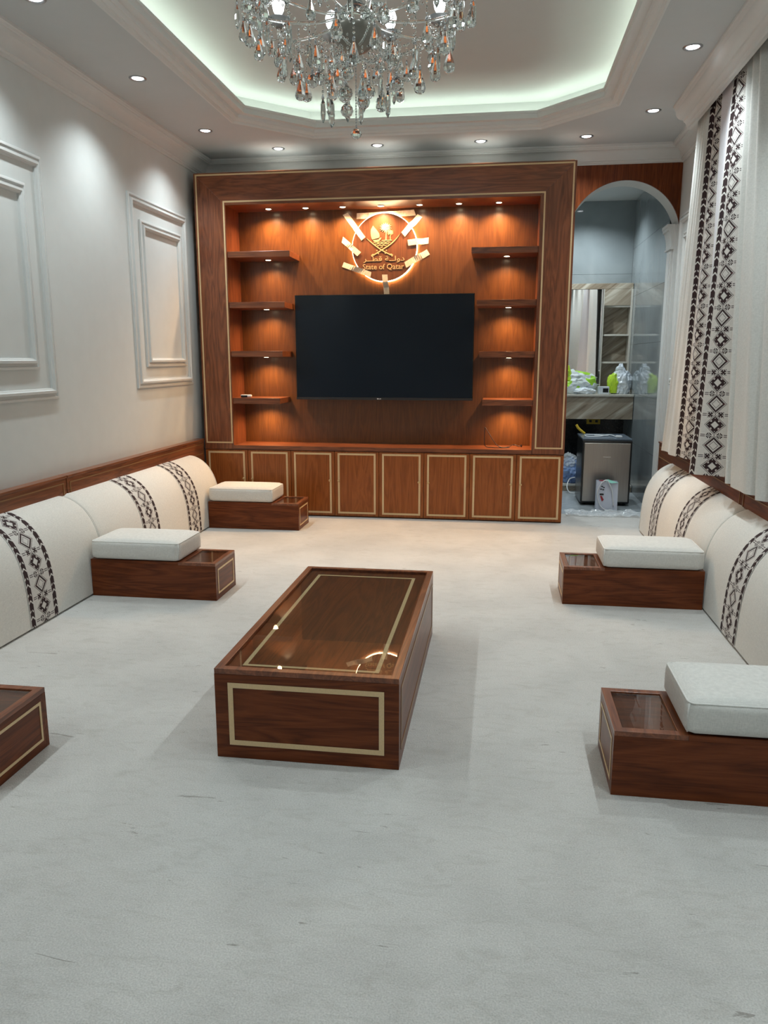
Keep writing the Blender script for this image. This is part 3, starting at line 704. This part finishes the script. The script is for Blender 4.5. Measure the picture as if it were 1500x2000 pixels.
for p in ((605, 678), (622, 715), (720, 678), (708, 712)):
    em = MB(); flat(em, [(p[0] + 8 * math.cos(k * pi / 5), p[1] + 8 * math.sin(k * pi / 5)) for k in range(10)]); em.build('stud', M['gold'], sg)
def text(name, s, x0, x1, zc, h, parent, mat, y):
    cu = bpy.data.curves.new(name, 'FONT'); cu.body = s; cu.extrude = .02; cu.offset = .006; cu.resolution_u = 3
    o = bpy.data.objects.new(name, cu); COL.objects.link(o)
    dg = bpy.context.evaluated_depsgraph_get(); me = bpy.data.meshes.new_from_object(o.evaluated_get(dg)); bpy.data.objects.remove(o)
    xs = [v.co.x for v in me.vertices]; ys = [v.co.y for v in me.vertices]
    sx = (x1 - x0) / (max(xs) - min(xs)); sy = h / (max(ys) - min(ys)); mx, my = min(xs), (min(ys) + max(ys)) / 2
    for v in me.vertices: v.co = (x0 + (v.co.x - mx) * sx, y - v.co.z * .08, zc + (v.co.y - my) * sy)
    me.materials.clear(); me.materials.append(mat)
    return tag(put(name, me, parent), kind='stuff')
a, zt = sc2(430, 843); b_, zb = sc2(935, 922)
text('lettering', 'State of Qatar', a, b_, (zt + zb) / 2, zt - zb, sg, M['gold'], -.0018)
a, zt = sc2(437, 745); b_, zb = sc2(940, 828)
text('arabic_lettering', '\uFEAE\u0640\u0640\uFEC4\uFED7 \uFE94\u0640\u0640\uFEDF\uFEED\uFEA9', a, b_, (zt + zb) / 2, zt - zb, sg, M['gold'], -.0018)
# masking tape
def tape(p0, p1, w_, label, crumple=0.0, seed=1, behind=False):
    a, b_ = Vector(sc2(*p0)), Vector(sc2(*p1)); n = 14; d = (b_ - a).normalized(); nn = Vector((-d.y, d.x)) * (w_ / 2)
    cc = (a + b_) / 2; e_loc = (SX + cc.x, SY, SZ + cc.y); vs = []; r2 = random.Random(seed)
    for k in range(n + 1):
        q = a + (b_ - a) * (k / n)
        for s in (-1, 1):
            j = 0 if 0 < k < n else r2.uniform(-.012, .012)
            qq = q + nn * s + d * j; r = qq.length
            f = min(1, max(0, (r - .302) / .045)); f = 1 if behind else f * f * (3 - 2 * f)
            y = -.008 + f * .045 - crumple * r2.random()
            vs.append((qq.x - cc.x, y, qq.y - cc.y))
    fs = [(2 * k, 2 * k + 1, 2 * k + 3, 2 * k + 2) for k in range(n)]
    vs2 = [(x, y - .0008, z) for x, y, z in vs]; m_ = MB().add(vs, fs); m_.add(vs2, fs)
    o = m_.build('masking_tape', M['tape'], fixn=False); o.location = e_loc
    tag(o, label, 'tape', 'masking tape strips round the sign')
tape((210, 215), (447, 540), .048, 'masking tape strip at the upper left of the round sign', 0, 1)
tape((170, 527), (390, 722), .048, 'masking tape strip at the middle left of the round sign', 0, 2)
tape((180, 838), (530, 975), .046, 'masking tape strip at the lower left of the round sign', 0, 3)
tape((702, 982), (717, 1216), .050, 'short vertical masking tape strip below the sign, reaching the television', 0, 4)
tape((345, 248), (1055, 222), .050, 'long crumpled horizontal masking tape strip along the top of the round sign', .010, 5, True)
tape((1122, 255), (930, 485), .050, 'masking tape strip at the upper right of the round sign', 0, 6)
tape((1225, 562), (985, 592), .052, 'upper of the two masking tape strips at the right edge of the sign', 0, 7)
tape((1215, 705), (958, 860), .052, 'lower of the two masking tape strips at the right edge of the sign', 0, 8)

# small things in the niche
gd = empty('remote_sensor', (-2.33, 7.03, 1.093), .1, 'small white and black gadget on the lowest left shelf', 'gadget')
MB().box(-.05, .05, -.02, .03, .001, .026).build('case', M['white'], gd, bevel=.008, seg=3, smooth=True)
MB().box(-.046, .014, -.0225, -.0205, .005, .022).build('dark_window', M['black'], gd, bevel=.0008)
wr = empty('wire', (.05, 7.08, .655), 0, 'loose dark wire with bent ends lying on the worktop below the right shelves', 'wire')
MB().tube(curvepts([(-.165, .03, .185), (-.168, .02, .10), (-.160, .0, .018), (-.10, -.02, .005), (.0, -.03, .005), (.06, -.02, .008)]), .0035, 6).build('wire_end', M['rubber'], wr, smooth=True)
MB().tube(curvepts([(-.16, .03, .18), (-.12, .02, .115), (-.06, .0, .03), (.0, -.02, .006), (.06, .05, .010), (.10, .08, .022), (.14, .05, .012), (.16, .04, .018)]), .0035, 6).build('wire_end', M['rubber'], wr, smooth=True)
MB().lathe([(.007, -.01), (.009, 0), (.004, .012)], (.165, .04, .018), 10).build('plug', M['rubber'], wr)

# ------------------------------------------------------------------ coffee table
ct = empty('coffee_table', (-.656, 3.239, 0), 0, 'long low mahogany coffee table with glass top in the middle of the carpet', 'table')
hx, hy, hz = .339, .712, .348
MB().box(-hx, hx, -hy, -hy + .02, 0.001, hz - .0205).build('end_panel', M['dark_x'], ct)
MB().box(-hx, hx, hy - .02, hy, 0.001, hz - .0205).build('end_panel', M['dark_x'], ct)
MB().box(-hx, -hx + .02, -hy + .0205, hy - .0205, 0.001, hz - .0205).build('side_panel', M['dark_y'], ct)
MB().box(hx - .02, hx, -hy + .0205, hy - .0205, 0.001, hz - .0205).build('side_panel', M['dark_y'], ct)
MB().sweep([(-hx, -hy), (hx, -hy), (hx, hy), (-hx, hy)], [(0, hz - .02), (0, hz), (.030, hz), (.030, hz - .02)], lambda x, y, h: (x, y, h), closed=True, closeprof=True).build('top_frame', M['wood_y'], ct, bevel=.0015)
MB().box(-hx + .031, hx - .031, -hy + .031, hy - .031, hz - .035, hz - .014).build('top_panel', M['dark_y'], ct)
MB().sweep([(-.256, -.640), (.256, -.640), (.256, .604), (-.256, .604)], [(0, 0), (0, .0006), (.016, .0006), (.016, 0)], lambda x, y, h: (x, y, hz - .0137 + h), closed=True).build('top_inlay', M['maple'], ct)
MB().box(-hx + .036, hx - .036, -hy + .036, hy - .036, hz - .0085, hz - .003).build('glass_top', M['pane'], ct)
inlay(ct, -.289, .286, .053, .296, .019, y=-hy - .0008, name='end_inlay')
inlay(ct, -.289, .286, .053, .296, .019, y=hy + .0025, name='end_inlay')
for s in (-1, 1):
    MB().sweep([(-.66, .053), (.66, .053), (.66, .296), (-.66, .296)], [(0, 0), (0, .0015), (.014, .0015), (.014, 0)], lambda u, v, h: (s * (hx + .0006 + h), u, v), closed=True).build('side_inlay', M['maple_dim'], ct)

# ------------------------------------------------------------------ arm boxes and cushions
bl, bw, bh = .804, .352, .234      # length, width, height; local x runs from bolster to front
def armbox():
    e = empty('armrest_box', (0, 0, 0))
    MB().box(0, bl, 0, .018, .001, bh - .0185).build('side_panel', M['dark_x'], e)
    MB().box(0, bl, bw - .018, bw, .001, bh - .0185).build('side_panel', M['dark_x'], e)
    fp = MB().box(bl - .018, bl, .0185, bw - .0185, .001, bh - .0185).build('front_panel', M['dark_y'], e)
    MB().sweep([(.035, .035), (bw - .035, .035), (bw - .035, bh - .042), (.035, bh - .042)], [(0, 0), (0, .0015), (.011, .0015), (.011, 0)], lambda u, v, h: (bl + .0004 + h, u, v), closed=True).build('inlay', M['maple'], fp)
    MB().box(0, bl - .238, 0.0, bw, bh - .018, bh).build('seat_board', M['dark_x'], e)
    MB().sweep([(bl - .2375, 0), (bl, 0), (bl, bw), (bl - .2375, bw)], [(0, bh - .018), (0, bh), (.030, bh), (.030, bh - .018)], lambda x, y, h: (x, y, h), closed=True, closeprof=True).build('tray_frame', M['wood_y'], e, bevel=.001)
    MB().box(bl - .207, bl - .031, .031, bw - .031, bh - .030, bh - .015).build('tray_panel', M['dark_x'], e)
    MB().box(bl - .205, bl - .033, .033, bw - .033, bh - .0095, bh - .004).build('glass_top', M['pane'], e)
    return e
def cushion():
    e = empty('seat_cushion', (0, 0, 0))
    L, W, Hh = .575, bw + .012, .122
    bm = bmesh.new(); nx, ny, nz = 24, 16, 7
    bmesh.ops.create_cube(bm, size=1.0); bmesh.ops.subdivide_edges(bm, edges=bm.edges[:], cuts=11, use_grid_fill=True)
    for v in bm.verts:
        p = v.co * 2   # -1..1
        # soften corners
        def se(a): return math.copysign(abs(a) ** 0.72, a)
        q = Vector((se(p.x), se(p.y), se(p.z)))
        rr = .028
        hw = Vector((L / 2, W / 2, Hh / 2))
        c_ = Vector((max(-hw.x + rr, min(hw.x - rr, q.x * hw.x)), max(-hw.y + rr, min(hw.y - rr, q.y * hw.y)), max(-hw.z + rr, min(hw.z - rr, q.z * hw.z))))
        d = Vector((q.x * hw.x, q.y * hw.y, q.z * hw.z)) - c_
        if d.length > 1e-6: d = d.normalized() * rr
        r = c_ + d
        puff = (1 - (q.x) ** 4) * (1 - (q.y) ** 4)
        r.z += .012 * puff * (1 if q.z > .9 else 0)
        r.y += .006 * (1 - q.x ** 4) * (1 - q.z ** 2) * (1 if q.y > 0 else -1) * (abs(q.y) > .9)
        v.co = (r.x + L / 2, r.y + W / 2 - .006, r.z + Hh / 2)
    me = bpy.data.meshes.new('cover'); bm.to_mesh(me); bm.free(); me.materials.append(M['cushion']); me.polygons.foreach_set('use_smooth', [True] * len(me.polygons))
    put('cover', me, e)
    t_ = []
    x0, x1, y0, y1 = .006, L - .006, 0.0, W - .012
    z = Hh - .010; cr = .022
    for cx, cy_, a0 in ((x1 - cr, y1 - cr, 0), (x0 + cr, y1 - cr, pi / 2), (x0 + cr, y0 + cr, pi), (x1 - cr, y0 + cr, 1.5 * pi)):
        for k in range(5): a = a0 + pi / 2 * k / 4; t_.append((cx + cr * math.cos(a), cy_ + cr * math.sin(a), z))
    t_.append(t_[0]); MB().tube(t_, .0035, 6, cap=False).build('piping', M['cushion'], e, smooth=True)
    for yy in (.004, W - .016): MB().tube([(L - .0085, yy, .012), (L - .006, yy, Hh / 2), (L - .0085, yy, Hh - .012)], .0032, 6).build('piping', M['cushion'], e, smooth=True)
    return e
pb_, pc_ = armbox(), cushion()
spots = [('L', 6.315, 'armrest box by the far left corner, in front of the cabinets', 'cushion on the box by the far left corner, in front of the cabinets'),
         ('L', 4.327, 'armrest box in the middle of the left seating row', 'cushion on the box in the middle of the left seating row'),
         ('L', 2.170, 'armrest box cut by the left picture edge, only its end showing', 'cushion on the near left box, outside the picture'),
         ('R', 4.925, 'armrest box in the middle of the right seating row', 'cushion on the box in the middle of the right seating row'),
         ('R', 2.825, 'nearest armrest box, cut by the right edge of the picture', 'nearest cushion, cut by the right edge of the picture')]
for i, (s, y, l1, l2) in enumerate(spots):
    a = pb_ if i == 0 else copy_tree(pb_); b2 = pc_ if i == 0 else copy_tree(pc_)
    x = -2.469 if s == 'L' else 1.217; r = 0 if s == 'L' else pi; sg_ = 1 if s == 'L' else -1
    a.location = (x, y, 0); a.rotation_euler = (0, 0, r)
    b2.location = (x + sg_ * .006, y, bh + .001); b2.rotation_euler = (0, 0, r)
    tag(a, 'low mahogany ' + l1, 'armrest', 'low wooden armrest boxes'); tag(b2, 'off-white linen ' + l2, 'cushion', 'square linen seat cushions')

# ------------------------------------------------------------------ woven pattern
def pat(c_, r_, W=52):
    if c_ < 8 or c_ >= W - 8:
        cc = c_ if c_ < 8 else W - 1 - c_
        if cc == 0: return 0
        q = abs(cc - 3.5); v = (r_ + int(q)) % 18
        if v in (0, 1): return 0
        if v in (8, 9) and 1 < q < 3: return 0
        return 1
    x = c_ - W // 2; k = ((r_ + 12) // 25) % 2; y = (r_ + 12) % 25 - 12; ax, ay = abs(x), abs(y); d = ax + ay
    if d == 12: return 2
    if k == 0:
        if 8 <= d <= 10: return 3 if ay == 0 else 1
        if d == 5: return 2
    else:
        if 7 <= d <= 10 and min(ax, ay) <= 3 and not (min(ax, ay) == 0 and d == 8): return 1
        if 5 <= d <= 6: return 1
        if d == 10: return 3
    dy = min(abs(y - 12), abs(y + 13)); dx = abs(ax - 6)
    if dx <= 3 and dy <= 3:
        if dx + dy in (1, 4): return 1
        if (r_ // 25) % 2 and dx == dy: return 1
        if dx + dy == 3: return 1 if dx in (1, 2) else 0
    if 11 <= ax <= 16 and dy == 1: return 2
    return 0

# ------------------------------------------------------------------ floor bolsters
def arc_profile():
    raw = [(0, .012), (-.004, .10), (-.010, .20), (-.022, .30), (-.045, .39), (-.080, .465), (-.125, .525), (-.175, .565), (-.225, .590), (-.262, .600)]
    P = curvepts([(a, 0, b_) for a, b_ in raw], 14); return [(p.x, p.z) for p in P]
BP = arc_profile()
def bolster(side, y0, y1, bands, label, group):
    """local x=0 is the front foot, growing towards the room; local y from 0..L away from camera"""
    L = y1 - y0
    e = empty('floor_bolster', ((-2.469, y0, 0) if side == 'L' else (1.222, y0, 0)), 0, label, 'bolster', group)
    sgn = 1 if side == 'L' else -1
    prof = [(x * sgn, z) for x, z in BP[::7]] + [(BP[-1][0] * sgn, BP[-1][1])]
    back = [(-.262 * sgn, .012)]
    full = prof + back
    ys = [0, .006, .02, .05] + [L * k / 30 for k in range(1, 30)] + [L - .05, L - .02, L - .006, L]
    ys = sorted(set(ys)); vs = []; fs = []
    cx, cz = -.14 * sgn, .25
    for y in ys:
        ed = min(y, L - y); k = 1 - .05 * max(0, 1 - ed / .05) ** 2
        for x, z in full:
            vs.append((cx + (x - cx) * k, y, max(.012, cz + (z - cz) * k)))
    n = len(full)
    for j in range(len(ys) - 1):
        for i in range(n):
            a_ = j * n + i; b__ = j * n + (i + 1) % n; fs.append((a_, b__, b__ + n, a_ + n))
    fs.append(tuple(range(n))); fs.append(tuple((len(ys) - 1) * n + i for i in range(n - 1, -1, -1)))
    MB().add(vs, fs).build('cover', M['linen'], e, smooth=0.9)
    # piping at the two ends
    for y in (.004, L - .004):
        MB().tube([(cx + (x - cx) * .965, y, max(.014, cz + (z - cz) * .965)) for x, z in prof], .005, 6).build('piping', M['linen'], e, smooth=True)
    # arc-length table
    S = [0]
    for p, q in zip(BP[:-1], BP[1:]): S.append(S[-1] + math.dist(p, q))
    def at(s):
        for i in range(len(S) - 1):
            if S[i + 1] >= s:
                f = (s - S[i]) / (S[i + 1] - S[i]); return BP[i][0] + (BP[i + 1][0] - BP[i][0]) * f, BP[i][1] + (BP[i + 1][1] - BP[i][1]) * f
        return BP[-1]
    cell = .005; rows = int(S[-1] / cell)
    for k, (yb0, yb1) in enumerate(bands):
        cw = (yb1 - yb0) / 52; vs = []; fs = []; mi = []
        for r_ in range(rows + 1):
            x, z = at(r_ * cell); x2, z2 = at(min(S[-1], r_ * cell + .004)); d = Vector((x2 - x, z2 - z))
            if d.length < 1e-6: d = Vector((-1, 0.1))
            d.normalize(); nx_, nz_ = d.y, -d.x
            for c_ in range(53): vs.append(((x + nx_ * .0025) * sgn, yb0 - y0 + c_ * cw, z + nz_ * .0025))
        ph = 7 + k * 11
        for r_ in range(rows):
            for c_ in range(52):
                i = r_ * 53 + c_; fs.append((i, i + 1, i + 54, i + 53)); mi.append(pat(c_, r_ + ph))
        m_ = MB(); m_.v = vs; m_.f = fs; m_.mi = mi
        m_.build('patterned_band', PM, e, fixn=False, smooth=True)
gl_ = 'long floor bolsters along the walls'
bolster('L', 4.512, 6.63, [(5.095, 5.36), (5.885, 6.145)], 'far left off-white floor bolster with two black patterned bands', gl_)
bolster('L', 2.20, 4.508, [(3.672, 3.938), (2.72, 2.985)], 'near left off-white floor bolster running out of the left edge of the picture', gl_)
bolster('R', 4.722, 6.745, [(5.23, 5.495), (6.06, 6.325)], 'far right off-white floor bolster beside the arch with two patterned bands', gl_)
bolster('R', 2.40, 4.718, [(3.945, 4.21), (2.9, 3.165)], 'near right off-white floor bolster running out of the right edge of the picture', gl_)

# ------------------------------------------------------------------ curtains
ZB, ZTOP = .712, 3.20
def sheet(name, bot, top, mats, parent, rows=60, cols=None, pattern=False, phase=0, zb=ZB, hem=None):
    """bot/top: lists of (x,y); ruled between them."""
    n = len(bot); vs = []; fs = []; mi = []
    for j in range(rows + 1):
        s = j / rows; z = zb + (ZTOP - zb) * s
        e_ = s ** 0.9
        for i in range(n):
            zz = z if s > .02 or not hem else z + hem(i / (n - 1))
            vs.append((bot[i][0] + (top[i][0] - bot[i][0]) * e_, bot[i][1] + (top[i][1] - bot[i][1]) * e_, zz))
    for j in range(rows):
        for i in range(n - 1):
            a = j * n + i; fs.append((a, a + 1, a + n + 1, a + n)); mi.append(pat(i, j + phase) if pattern else 0)
    m_ = MB(); m_.v = vs; m_.f = fs; m_.mi = mi
    return m_.build(name, mats, parent, fixn=False, smooth=True)
def resample(pts, n, smooth=True):
    if smooth and len(pts) > 2: pts = [(p.x, p.y) for p in curvepts([(a, b_, 0) for a, b_ in pts], 12)]
    S = [0]
    for p, q in zip(pts[:-1], pts[1:]): S.append(S[-1] + math.dist(p, q))
    out = []; i = 0
    for k in range(n + 1):
        s = S[-1] * k / n
        while i < len(S) - 2 and S[i + 1] < s: i += 1
        f = (s - S[i]) / max(1e-9, S[i + 1] - S[i]); out.append((pts[i][0] + (pts[i + 1][0] - pts[i][0]) * f, pts[i][1] + (pts[i + 1][1] - pts[i][1]) * f))
    return out
NR = int((ZTOP - ZB) / .0053)
# far curtain
cA = empty('curtain', (0, 0, 0), 0, 'far curtain panel of off-white linen beside the arch, its patterned edge partly covered', 'curtain', 'curtains under the pelmet on the right wall')
A_top = [(1.42, 6.32), (1.37, 6.27)] + [(1.375 + (.018 if k % 2 else -.014), 6.22 - .036 * k) for k in range(9)]
A_bot = [(1.44, 6.72), (1.335, 6.60)] + [(1.345 + .012 * math.sin(k * .9), 6.55 - .046 * k) for k in range(9)]
sheet('plain_cloth', resample(A_bot, 60), resample(A_top, 60), M['curtain'], cA)
ba = [A_bot[-1], (1.385, 6.13), (1.40, 6.03), (1.45, 5.97), (1.475, 5.90)]; ta = [A_top[-1], (1.395, 5.90), (1.375, 5.82), (1.405, 5.76), (1.44, 5.70)]
sheet('patterned_band', resample(ba, 52), resample(ta, 52), PM, cA, rows=NR, pattern=True, phase=5)
# middle curtain
cB = empty('curtain', (0, 0, 0), 0, 'middle curtain panel with the broad dark diamond-patterned band facing the room', 'curtain', 'curtains under the pelmet on the right wall')
b0 = [(1.46, 5.62), (1.36, 5.50), (1.27, 5.335), (1.255, 5.290)]; t0 = [(1.43, 5.70), (1.365, 5.66), (1.372, 5.52), (1.362, 5.385)]
sheet('plain_cloth', resample(b0, 24), resample(t0, 24), M['lining'], cB)
b1 = [(1.255, 5.290), (1.284, 5.240), (1.365, 5.205), (1.442, 5.158), (1.475, 5.10)]; t1 = [(1.362, 5.385), (1.385, 5.355), (1.355, 5.290), (1.375, 5.215), (1.44, 5.16)]
sheet('patterned_band', resample(b1, 52), resample(t1, 52), PM, cB, rows=NR, pattern=True, phase=14, zb=ZB - .004)
# near curtain
cC = empty('curtain', (0, 0, 0), 0, 'near curtain panel of plain off-white linen at the right edge of the picture', 'curtain', 'curtains under the pelmet on the right wall')
C_bot = [(1.47, 5.05), (1.42, 4.95), (1.365, 4.865), (1.395, 4.835), (1.385, 4.78), (1.362, 4.735), (1.368, 4.60), (1.372, 4.475), (1.43, 4.42), (1.47, 4.36)]
C_top = [(1.44, 5.17), (1.41, 5.15), (1.362, 5.135), (1.41, 5.085), (1.40, 5.05), (1.36, 5.015), (1.415, 4.96), (1.362, 4.91), (1.42, 4.85), (1.385, 4.80)]
k = 0; yb_, yt_ = 4.30, 4.75
while yb_ > 2.2:
    C_bot.append((1.365 if k % 2 == 0 else 1.455, yb_)); C_top.append((1.365 if k % 2 else 1.415, yt_))
    yb_ -= .115 + .03 * rnd.random(); yt_ -= .118; k += 1
nC = (len(C_bot) - 1) * 12
cb_ = [(p.x, p.y) for p in curvepts([(a, b_, 0) for a, b_ in C_bot], 12)]; ct_ = [(p.x, p.y) for p in curvepts([(a, b_, 0) for a, b_ in C_top], 12)]
sheet('plain_cloth', cb_, ct_, M['curtain'], cC, zb=ZB)
tr_ = empty('curtain_rail', (1.40, 4.2, 3.205), 0, 'slim white curtain rail hidden inside the pelmet', 'rail')
MB().box(-.03, .03, -2.0, 2.12, 0, .038).build('rail', M['white'], tr_)

# ------------------------------------------------------------------ chandelier
CX, CY = -.655, 3.62
CH_ = empty('chandelier', (CX, CY, 0), 0, 'large crystal chandelier hanging from the ceiling tray, its top cut off by the picture', 'chandelier')
MB().lathe([(.075, ZT_ - .001), (.075, ZT_ - .02), (.03, ZT_ - .05), (.012, ZT_ - .06)], n=24).build('canopy', M['chrome'], CH_, smooth=0.6)
MB().lathe([(.008, ZT_ - .06), (.008, 3.33), (.03, 3.31), (.045, 3.27), (.03, 3.22), (.014, 3.20), (.014, 3.12), (.04, 3.09), (.055, 3.04), (.045, 2.99), (.022, 2.97), (.035, 2.94), (.07, 2.91), (.085, 2.87), (.06, 2.85)], n=20).build('stem', M['crystal'], CH_, smooth=True)
MB().lathe([(.108, 2.842), (.111, 2.836), (.106, 2.818), (.080, 2.782), (.050, 2.756), (.020, 2.744), (.008, 2.728), (.003, 2.720)], n=28).build('bottom_dish', plain('smoked_dish', (0.30, 0.285, 0.25), 0.3, metal=0.5), CH_, smooth=0.8)
drop = MB().lathe([(.0015, .062), (.004, .058), (.008, .045), (.0145, .026), (.0165, .015), (.0135, .005), (.007, .001), (.001, 0)], n=8).mesh('crystal_drop', M['crystal'], smooth=False)
blade = MB().lathe([(.001, .075), (.008, .060), (.009, .030), (.0075, .012), (.001, 0)], n=6).mesh('crystal_blade', M['crystal'], smooth=False)
bead = MB().lathe([(.0015, .013), (.0065, .009), (.0065, .004), (.0015, 0)], n=8)
facet = MB().lathe([(.002, .042), (.010, .037), (.018, .028), (.0205, .018), (.016, .008), (.007, .001), (.001, 0)], n=10).mesh('crystal_ball', M['crystal'], smooth=False)
cap_me = MB().lathe([(.0045, .002), (.004, .010), (.0012, .016)], n=8).mesh('crystal_cap', M['chrome'], smooth=True)
def chain_mesh(L):
    m_ = MB(); n = max(1, int(L / .017))
    for k in range(n):
        z = -L + (k + .1) * L / n; s = .8 if k % 2 else .55
        m_.lathe([(.0012, z), (.0065 * s, z + .004), (.0065 * s, z + .009), (.0012, z + .013)], n=6)
    return m_.mesh('bead_chain', M['crystal'])
chains = {L: chain_mesh(L / 100) for L in (3, 5, 7, 9, 12)}
def hang(x, y, ztop, Lc, kind='drop', sc_=1.0):
    me = {'drop': drop, 'blade': blade, 'ball': facet}[kind]; h = {'drop': .062, 'blade': .075, 'ball': .042}[kind] * sc_
    Lk = min(chains, key=lambda q: abs(q - Lc * 100))
    put('bead_chain', chains[Lk], CH_, (x, y, ztop))
    d = put('crystal', me, CH_, (x, y, ztop - Lk / 100 - h - .004), (0, 0, rnd.random() * 3)); d.scale = (sc_,) * 3
    put('hook', cap_me, d, (0, 0, h / sc_ - .003))
# two tiers of curved arms with cups, candles and lit bulbs
def arm(a, r_end, z0, zend, dip):
    P = [(.02, 0, z0), (r_end * .35, 0, z0 - dip), (r_end * .72, 0, z0 - dip * .85), (r_end * .98, 0, zend - .06), (r_end, 0, zend - .02)]
    return [(p.x * math.cos(a), p.x * math.sin(a), p.z) for p in curvepts(P, 8)]
cupm = MB().lathe([(.012, 0), (.020, .006), (.040, .018), (.054, .040), (.050, .040), (.036, .022), (.014, .010)], n=16).mesh('cup', M['frost'], smooth=True)
candle = MB().lathe([(.012, .01), (.012, .05), (.010, .051)], n=12).mesh('candle', M['frost'], smooth=0.5)
bulbm = MB().lathe([(.010, .051), (.024, .075), (.030, .105), (.022, .130), (.004, .142)], n=14).mesh('bulb', M['bulb'], smooth=True)
for tier, (na, re, z0, ze, dip, off) in enumerate(((10, .46, 2.90, 2.97, .03, .12), (6, .27, 3.10, 3.16, .05, .4))):
    for k in range(na):
        a = 2 * pi * k / na + off; ca, sa = math.cos(a), math.sin(a)
        ar = MB().tube(arm(a, re, z0, ze, dip), .0065, 7).build('arm', M['crystal'], CH_, smooth=True)
        cu_ = put('cup', cupm, CH_, (re * ca, re * sa, ze - .02))
        put('candle', candle, cu_); put('bulb', bulbm, cu_)
        if tier == 0 and k % 2 == 0:
            l = bpy.data.lights.new('bulb_light', 'POINT'); l.energy = CHAND_W; l.color = COOL; l.shadow_soft_size = .03
            lo = bpy.data.objects.new('bulb_light', l); COL.objects.link(lo); lo.parent = CH_; lo.location = (re * ca, re * sa, ze + .15)
        for q in range(5 if tier == 0 else 4):       # drops round each cup
            b_ = a + 2 * pi * q / (5 if tier == 0 else 4) + .4
            hang(re * ca + .05 * math.cos(b_), re * sa + .05 * math.sin(b_), ze + .018, rnd.choice((.03, .05, .07, .09)), rnd.choice(('drop', 'drop', 'blade')), 1.2 + .35 * rnd.random())
# rings of drops hanging lower towards the middle
for (r, zt, n, Ls, kk) in ((.46, 2.93, 16, (.05, .09), 'drop'), (.40, 2.87, 16, (.05, .09), 'drop'), (.33, 2.84, 12, (.07, .12), 'drop'), (.27, 2.80, 11, (.09, .12), 'drop'), (.20, 2.75, 9, (.09, .12), 'ball'), (.14, 2.74, 7, (.12, .12), 'drop'), (.07, 2.735, 4, (.12, .12), 'ball')):
    for k in range(n):
        a = 2 * pi * (k + .5 * rnd.random()) / n + r * 9; rr = r + rnd.uniform(-.02, .02)
        hang(rr * math.cos(a), rr * math.sin(a), zt + rnd.uniform(-.02, .02), rnd.choice(Ls), kk if rnd.random() < .8 else 'blade', 1.25 + .4 * rnd.random())
# swags of beads between arms and dish
def swag(p, q, sag, n=16):
    m_ = MB(); P, Q = Vector(p), Vector(q)
    for k in range(n + 1):
        s = k / n; c_ = P.lerp(Q, s); c_.z -= sag * 4 * s * (1 - s); z = c_.z - .006
        m_.lathe([(.0012, z), (.0058, z + .004), (.0058, z + .008), (.0012, z + .012)], (c_.x, c_.y, 0), n=6)
    m_.build('bead_swag', M['crystal'], CH_)
for k in range(10):
    a = 2 * pi * k / 10 + .12; a2 = a + 2 * pi / 10
    swag((.44 * math.cos(a), .44 * math.sin(a), 2.93), (.44 * math.cos(a2), .44 * math.sin(a2), 2.93), .07, 18)
    swag((.42 * math.cos(a), .42 * math.sin(a), 2.92), (.07 * math.cos(a), .07 * math.sin(a), 2.76), .05, 20)
    if k % 2: swag((.26 * math.cos(a), .26 * math.sin(a), 2.80), (.02 * math.cos(a), .02 * math.sin(a), 2.73), .06, 14)
for k in range(10):
    a = 2 * pi * k / 10 + .44
    swag((.30 * math.cos(a), .30 * math.sin(a), 3.14), (.44 * math.cos(a), .44 * math.sin(a), 2.98), .03, 12)
# centre chain with the lowest faceted ball
m_ = MB(); z = 2.725
while z > 2.445:
    m_.lathe([(.001, z - .010), (.0035, z - .007), (.0035, z - .003), (.001, z)], n=6); z -= .0115
m_.build('centre_chain', M['chrome'], CH_)
lb_ = MB().lathe([(.001, .046), (.012, .042), (.021, .032), (.0245, .021), (.020, .010), (.010, .002), (.001, 0)], n=12).build('lowest_ball', M['crystal'], CH_); lb_.location = (0, 0, 2.400)
put('hook', cap_me, lb_, (0, 0, .044))
